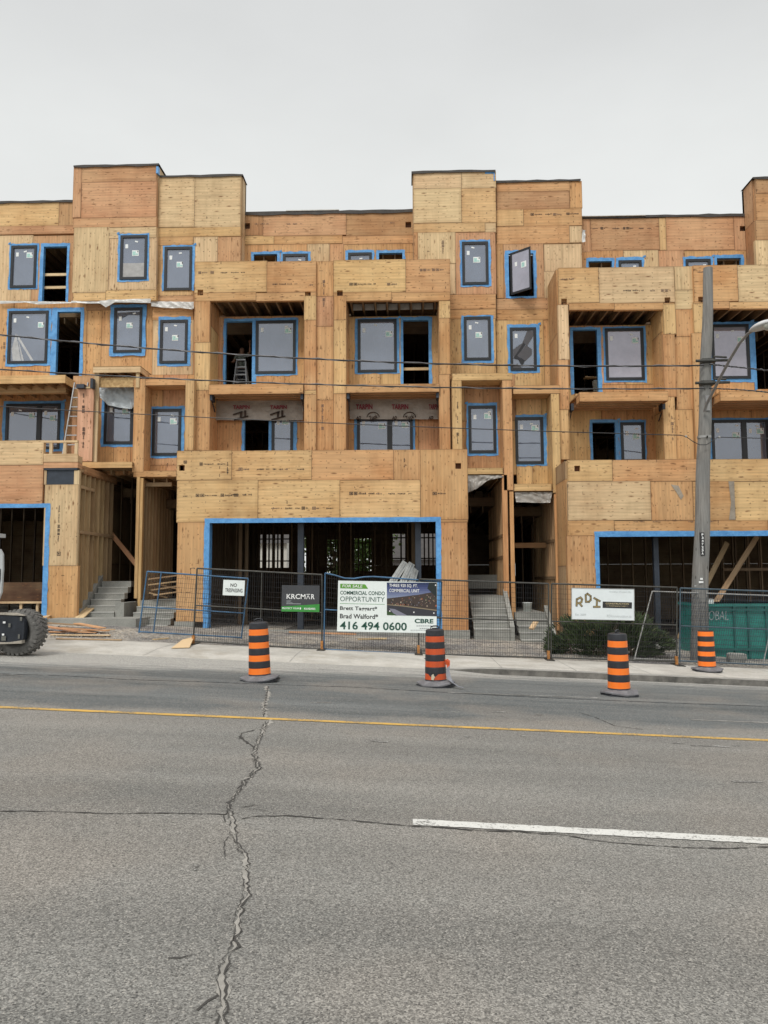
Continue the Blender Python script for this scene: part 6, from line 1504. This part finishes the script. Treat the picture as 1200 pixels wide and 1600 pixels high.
# ---- compact loader at the left edge
TYR=plain('tyre_rubber',(.125,.122,.115),.85,0,9,.4); RIM=plain('rim_grey',(.14,.14,.125),.6,.2,6,.3); CHS=plain('chassis_black',(.02,.024,.032),.45,.2,5,.3); PNL=plain('panel_grey',(.42,.44,.44),.45,0,3,.1); TAN=plain('muddy_plate',(.34,.31,.26),.8,0,6,.2)
gw=G(28,1026); YW=gw.y+.12; rw=36.5*YW/F
t=empty('compact_loader',(gw.x-1,YW+.6,gz(gw.x,YW)),'dusty compact loader whose rear wheel shows at the left edge','loader')
cw=Vector((P(28,990,YW).x,YW,gz(gw.x,YW)+rw))
def wheel(c,nm='wheel'):
    b=MB(); w_=.30; r=rw
    b.lathe([(r*.55,-.02),(r*.58,-.06),(r*.72,-.10),(r*.90,-.09),(r*.955,-.03),(r*.955,.27),(r*.9,.33),(r*.6,.3)],TYR,48,c=c-Vector((0,.0,0)),axis='y')
    n_=30
    for i in range(n_):
        th=2*math.pi*i/n_
        for side in (0,1):
            a0=th+(.5*2*math.pi/n_ if side else 0); y0,y1=(-.085,.12) if side==0 else (.12,.325)
            a1=a0+.16*(1 if side==0 else -1)
            def pt(a,rr,y): return c+Vector((rr*math.cos(a),y,rr*math.sin(a)))
            dw=.068
            A_=[pt(a0-dw,r*.93,y0),pt(a0+dw,r*.93,y0),pt(a1+dw,r*.93,y1),pt(a1-dw,r*.93,y1)]; B_=[pt(a0-dw*.8,r*.992,y0+.01),pt(a0+dw*.8,r*.992,y0+.01),pt(a1+dw*.8,r*.992,y1),pt(a1-dw*.8,r*.992,y1)]
            b.faces(A_+B_,[(4,5,6,7),(0,1,5,4),(1,2,6,5),(2,3,7,6),(3,0,4,7)],TYR,smooth=False)
            if side==0:
                C_=[pt(a0-dw,r*.80,-.1),pt(a0+dw*.6,r*.80,-.1),pt(a0+dw,r*.97,-.088),pt(a0-dw,r*.97,-.088)]; b.faces(C_,[(0,1,2,3)],TYR,smooth=False)
    o=b.build(nm,t)
    b=MB(); b.lathe([(.001,.05),(r*.3,.04),(r*.35,0),(r*.5,.0),(r*.56,-.05),(r*.60,-.055),(r*.6,.0)],RIM,32,c=c,axis='y')
    for i in range(6): a=i*math.pi/3; b.lathe([(.001,-.03),(.014,-.03),(.014,.04)],FDK,6,c=c+Vector((r*.22*math.cos(a),.02,r*.22*math.sin(a))),axis='y')
    b.build('rim',o)
wheel(cw); wheel(cw+Vector((-1.15,0,.04)))
YF_=YW-.22
def prism(b,pts,Y0,Y1,m):
    q=[P(a,c_,Y0) for a,c_ in pts]; a=[Vector((p.x,Y0,p.z)) for p in q]; c_=[Vector((p.x,Y1,p.z)) for p in q]
    b.face(a[::-1],m); b.face(c_,m); n_=len(a)
    for i in range(n_): j=(i+1)%n_; b.face((a[i],a[j],c_[j],c_[i]),m)
b=MB(); prism(b,[(-150,962),(-20,961),(20,962),(34,964),(37.5,970),(38,985),(36,999),(33,1004),(-150,1008)],YF_,YF_+.15,CHS); b.build('fender',t)
b=MB(); prism(b,[(-150,959),(0,957.5),(22,958),(36,962),(33,962),(0,960.5),(-150,962)],YF_-.02,YF_+.12,TAN); b.build('fender_lip',t)
b=MB(); prism(b,[(-150,1004),(14,1003.5),(34,1000.5),(33.5,1005.5),(18,1006),(-150,1010)],YF_-.03,YF_+.1,TAN); b.build('step_plate',t)
for q_ in ((13,16.5,974,980),(4.5,8.5,971,974),(3,6.5,990,993),(2,9,994,1001),(31,34.5,964,970),(28,31,991,998)):
    b=MB(); rect(b,*q_,YF_-.032,WTX if q_[0]<12 and q_[3]<994 else RIM); b.build('decal',t)
b=MB(); prism(b,[(-150,850),(-40,853),(0,858),(4,866),(4.2,890),(2,925),(-3,938),(-150,940)],YW-.1,YW-.04,PNL); prism(b,[(-160,852),(-70,855),(-62,870),(-62,936),(-160,938)],YW-.039,YW+1.1,PNL); b.build('engine_cover',t)
b=MB(); prism(b,[(-150,893),(-2,888),(.5,889),(.2,905),(-3,920),(-150,925)],YW-.115,YW-.1,CHS); b.build('vent_panel',t)
b=MB(); b.box(cw.x-1.9,cw.x-.55,YW+.3,YW+1.0,cw.z-.1,cw.z+.3,CHS); b.build('chassis',t)
b=MB(); 
for (px_,py_) in ((-110,760),(-20,852)): pass
c0=cw+Vector((-1.9,.1,.9)); 
for dx_ in (0,.9):
    for dy_ in (0,.9): b.box(c0.x+dx_-.03,c0.x+dx_+.03,c0.y+dy_-.03,c0.y+dy_+.03,c0.z,c0.z+1.0,CHS)
b.box(c0.x-.1,c0.x+1.0,c0.y-.1,c0.y+1.0,c0.z+1.0,c0.z+1.08,PNL); b.build('cab_frame',t)

# ---- what shows through the building: trees and a pale house behind
LF=[plain('leaf_a',(.07,.13,.02),.6,0,3,.3),plain('leaf_b',(.11,.19,.035),.6,0,3,.3),plain('leaf_c',(.04,.08,.015),.6,0,3,.3)]
def tree(x,y,h,label):
    z=gz(x,y); t=empty('tree',(x,y,z),label,'tree'); b=MB(); b.tube([(x,y,z-.2),(x+.1,y,z+h*.4),(x-.1,y,z+h*.7)],[.22,.15,.07],TRK,8)
    for k in range(6): a=k*1.05; b.tube([(x,y,z+h*(.25+.06*k)),(x+1.3*math.cos(a),y+1.3*math.sin(a),z+h*(.4+.07*k))],[.08,.02],TRK,5)
    b.build('trunk',t); b=MB()
    for c_ in range(26):
        a=random.random()*6.28; rr=random.random()**.6*h*.33; cc=Vector((x+rr*math.cos(a),y+rr*math.sin(a),z+h*random.uniform(.22,.92)))
        for k in range(120):
            v=Vector((random.gauss(0,1),random.gauss(0,1),random.gauss(0,.8)))*.38; p=cc+v; d=Vector((random.uniform(-1,1),random.uniform(-1,1),random.uniform(-1,1))).normalized(); e_=d.cross(Vector((.3,.5,.8))).normalized(); s_=.11
            b.face((p-d*s_,p+e_*s_*.6,p+d*s_,p-e_*s_*.6),random.choice(LF))
    b.build('crown',t)
tree(P(522,870,42).x,42,4.6,'green tree glimpsed through the tall back opening left of the sign')
tree(P(566,870,41).x,41,4.4,'green tree glimpsed through the wide back opening above the sign')
t=empty('house',(P(430,870,52).x,52,0),'pale house glimpsed through the back openings of the garage','house')
b=MB(); HW=plain('house_siding',(.55,.54,.5),.8,0,1,.05); x0=P(395,870,52).x; x1=P(448,870,52).x; b.box(x0,x1,52,58,-1.5,4.2,HW); b.build('wall',t)
b=MB(); b.face(((x0-.3,51.7,4.1),(x1+.3,51.7,4.1),(x1+.3,55,5.8),(x0-.3,55,5.8)),MEMB); b.face(((x1+.3,58.3,4.1),(x0-.3,58.3,4.1),(x0-.3,55,5.8),(x1+.3,55,5.8)),MEMB); b.build('roof',t)
b=MB(); 
for a in (.3,.7): xx=x0+(x1-x0)*a; b.box(xx-.5,xx+.5,51.97,52.05,1,2.2,CHS)
b.build('window',t)
b=MB(); BR=plain('garden_wall_brick',(.28,.12,.07),.9,0,4,.3); x0=P(470,870,47).x; x1=P(700,870,47).x; b.box(x0,x1,47,47.3,-1.5,1.75,BR); b.box(x0-.05,x1+.05,46.95,47.35,1.75,1.83,CONC); o=b.build('garden_wall'); tag(o,'low red brick garden wall behind the building seen through the back openings','wall')

t=empty('house',(P(648,870,50).x,50,0),'grey house glimpsed through the back openings near the metal studs','house')
b=MB(); HW2=plain('grey_siding',(.24,.24,.25),.8,0,1,.1); x0=P(596,870,50).x; x1=P(700,870,50).x; b.box(x0,x1,50,56,-1.5,3.0,HW2); b.build('wall',t)
b=MB(); b.face(((x0-.3,49.7,2.9),(x1+.3,49.7,2.9),(x1+.3,53,5.0),(x0-.3,53,5.0)),MEMB); b.face(((x1+.3,56.3,2.9),(x0-.3,56.3,2.9),(x0-.3,53,5.0),(x1+.3,53,5.0)),MEMB); b.build('roof',t)
for a in (.25,.6,.85):
    b=MB(); xx=x0+(x1-x0)*a; b.box(xx-.5,xx+.5,49.97,50.05,.8,2.0,CHS); b.build('window',t)
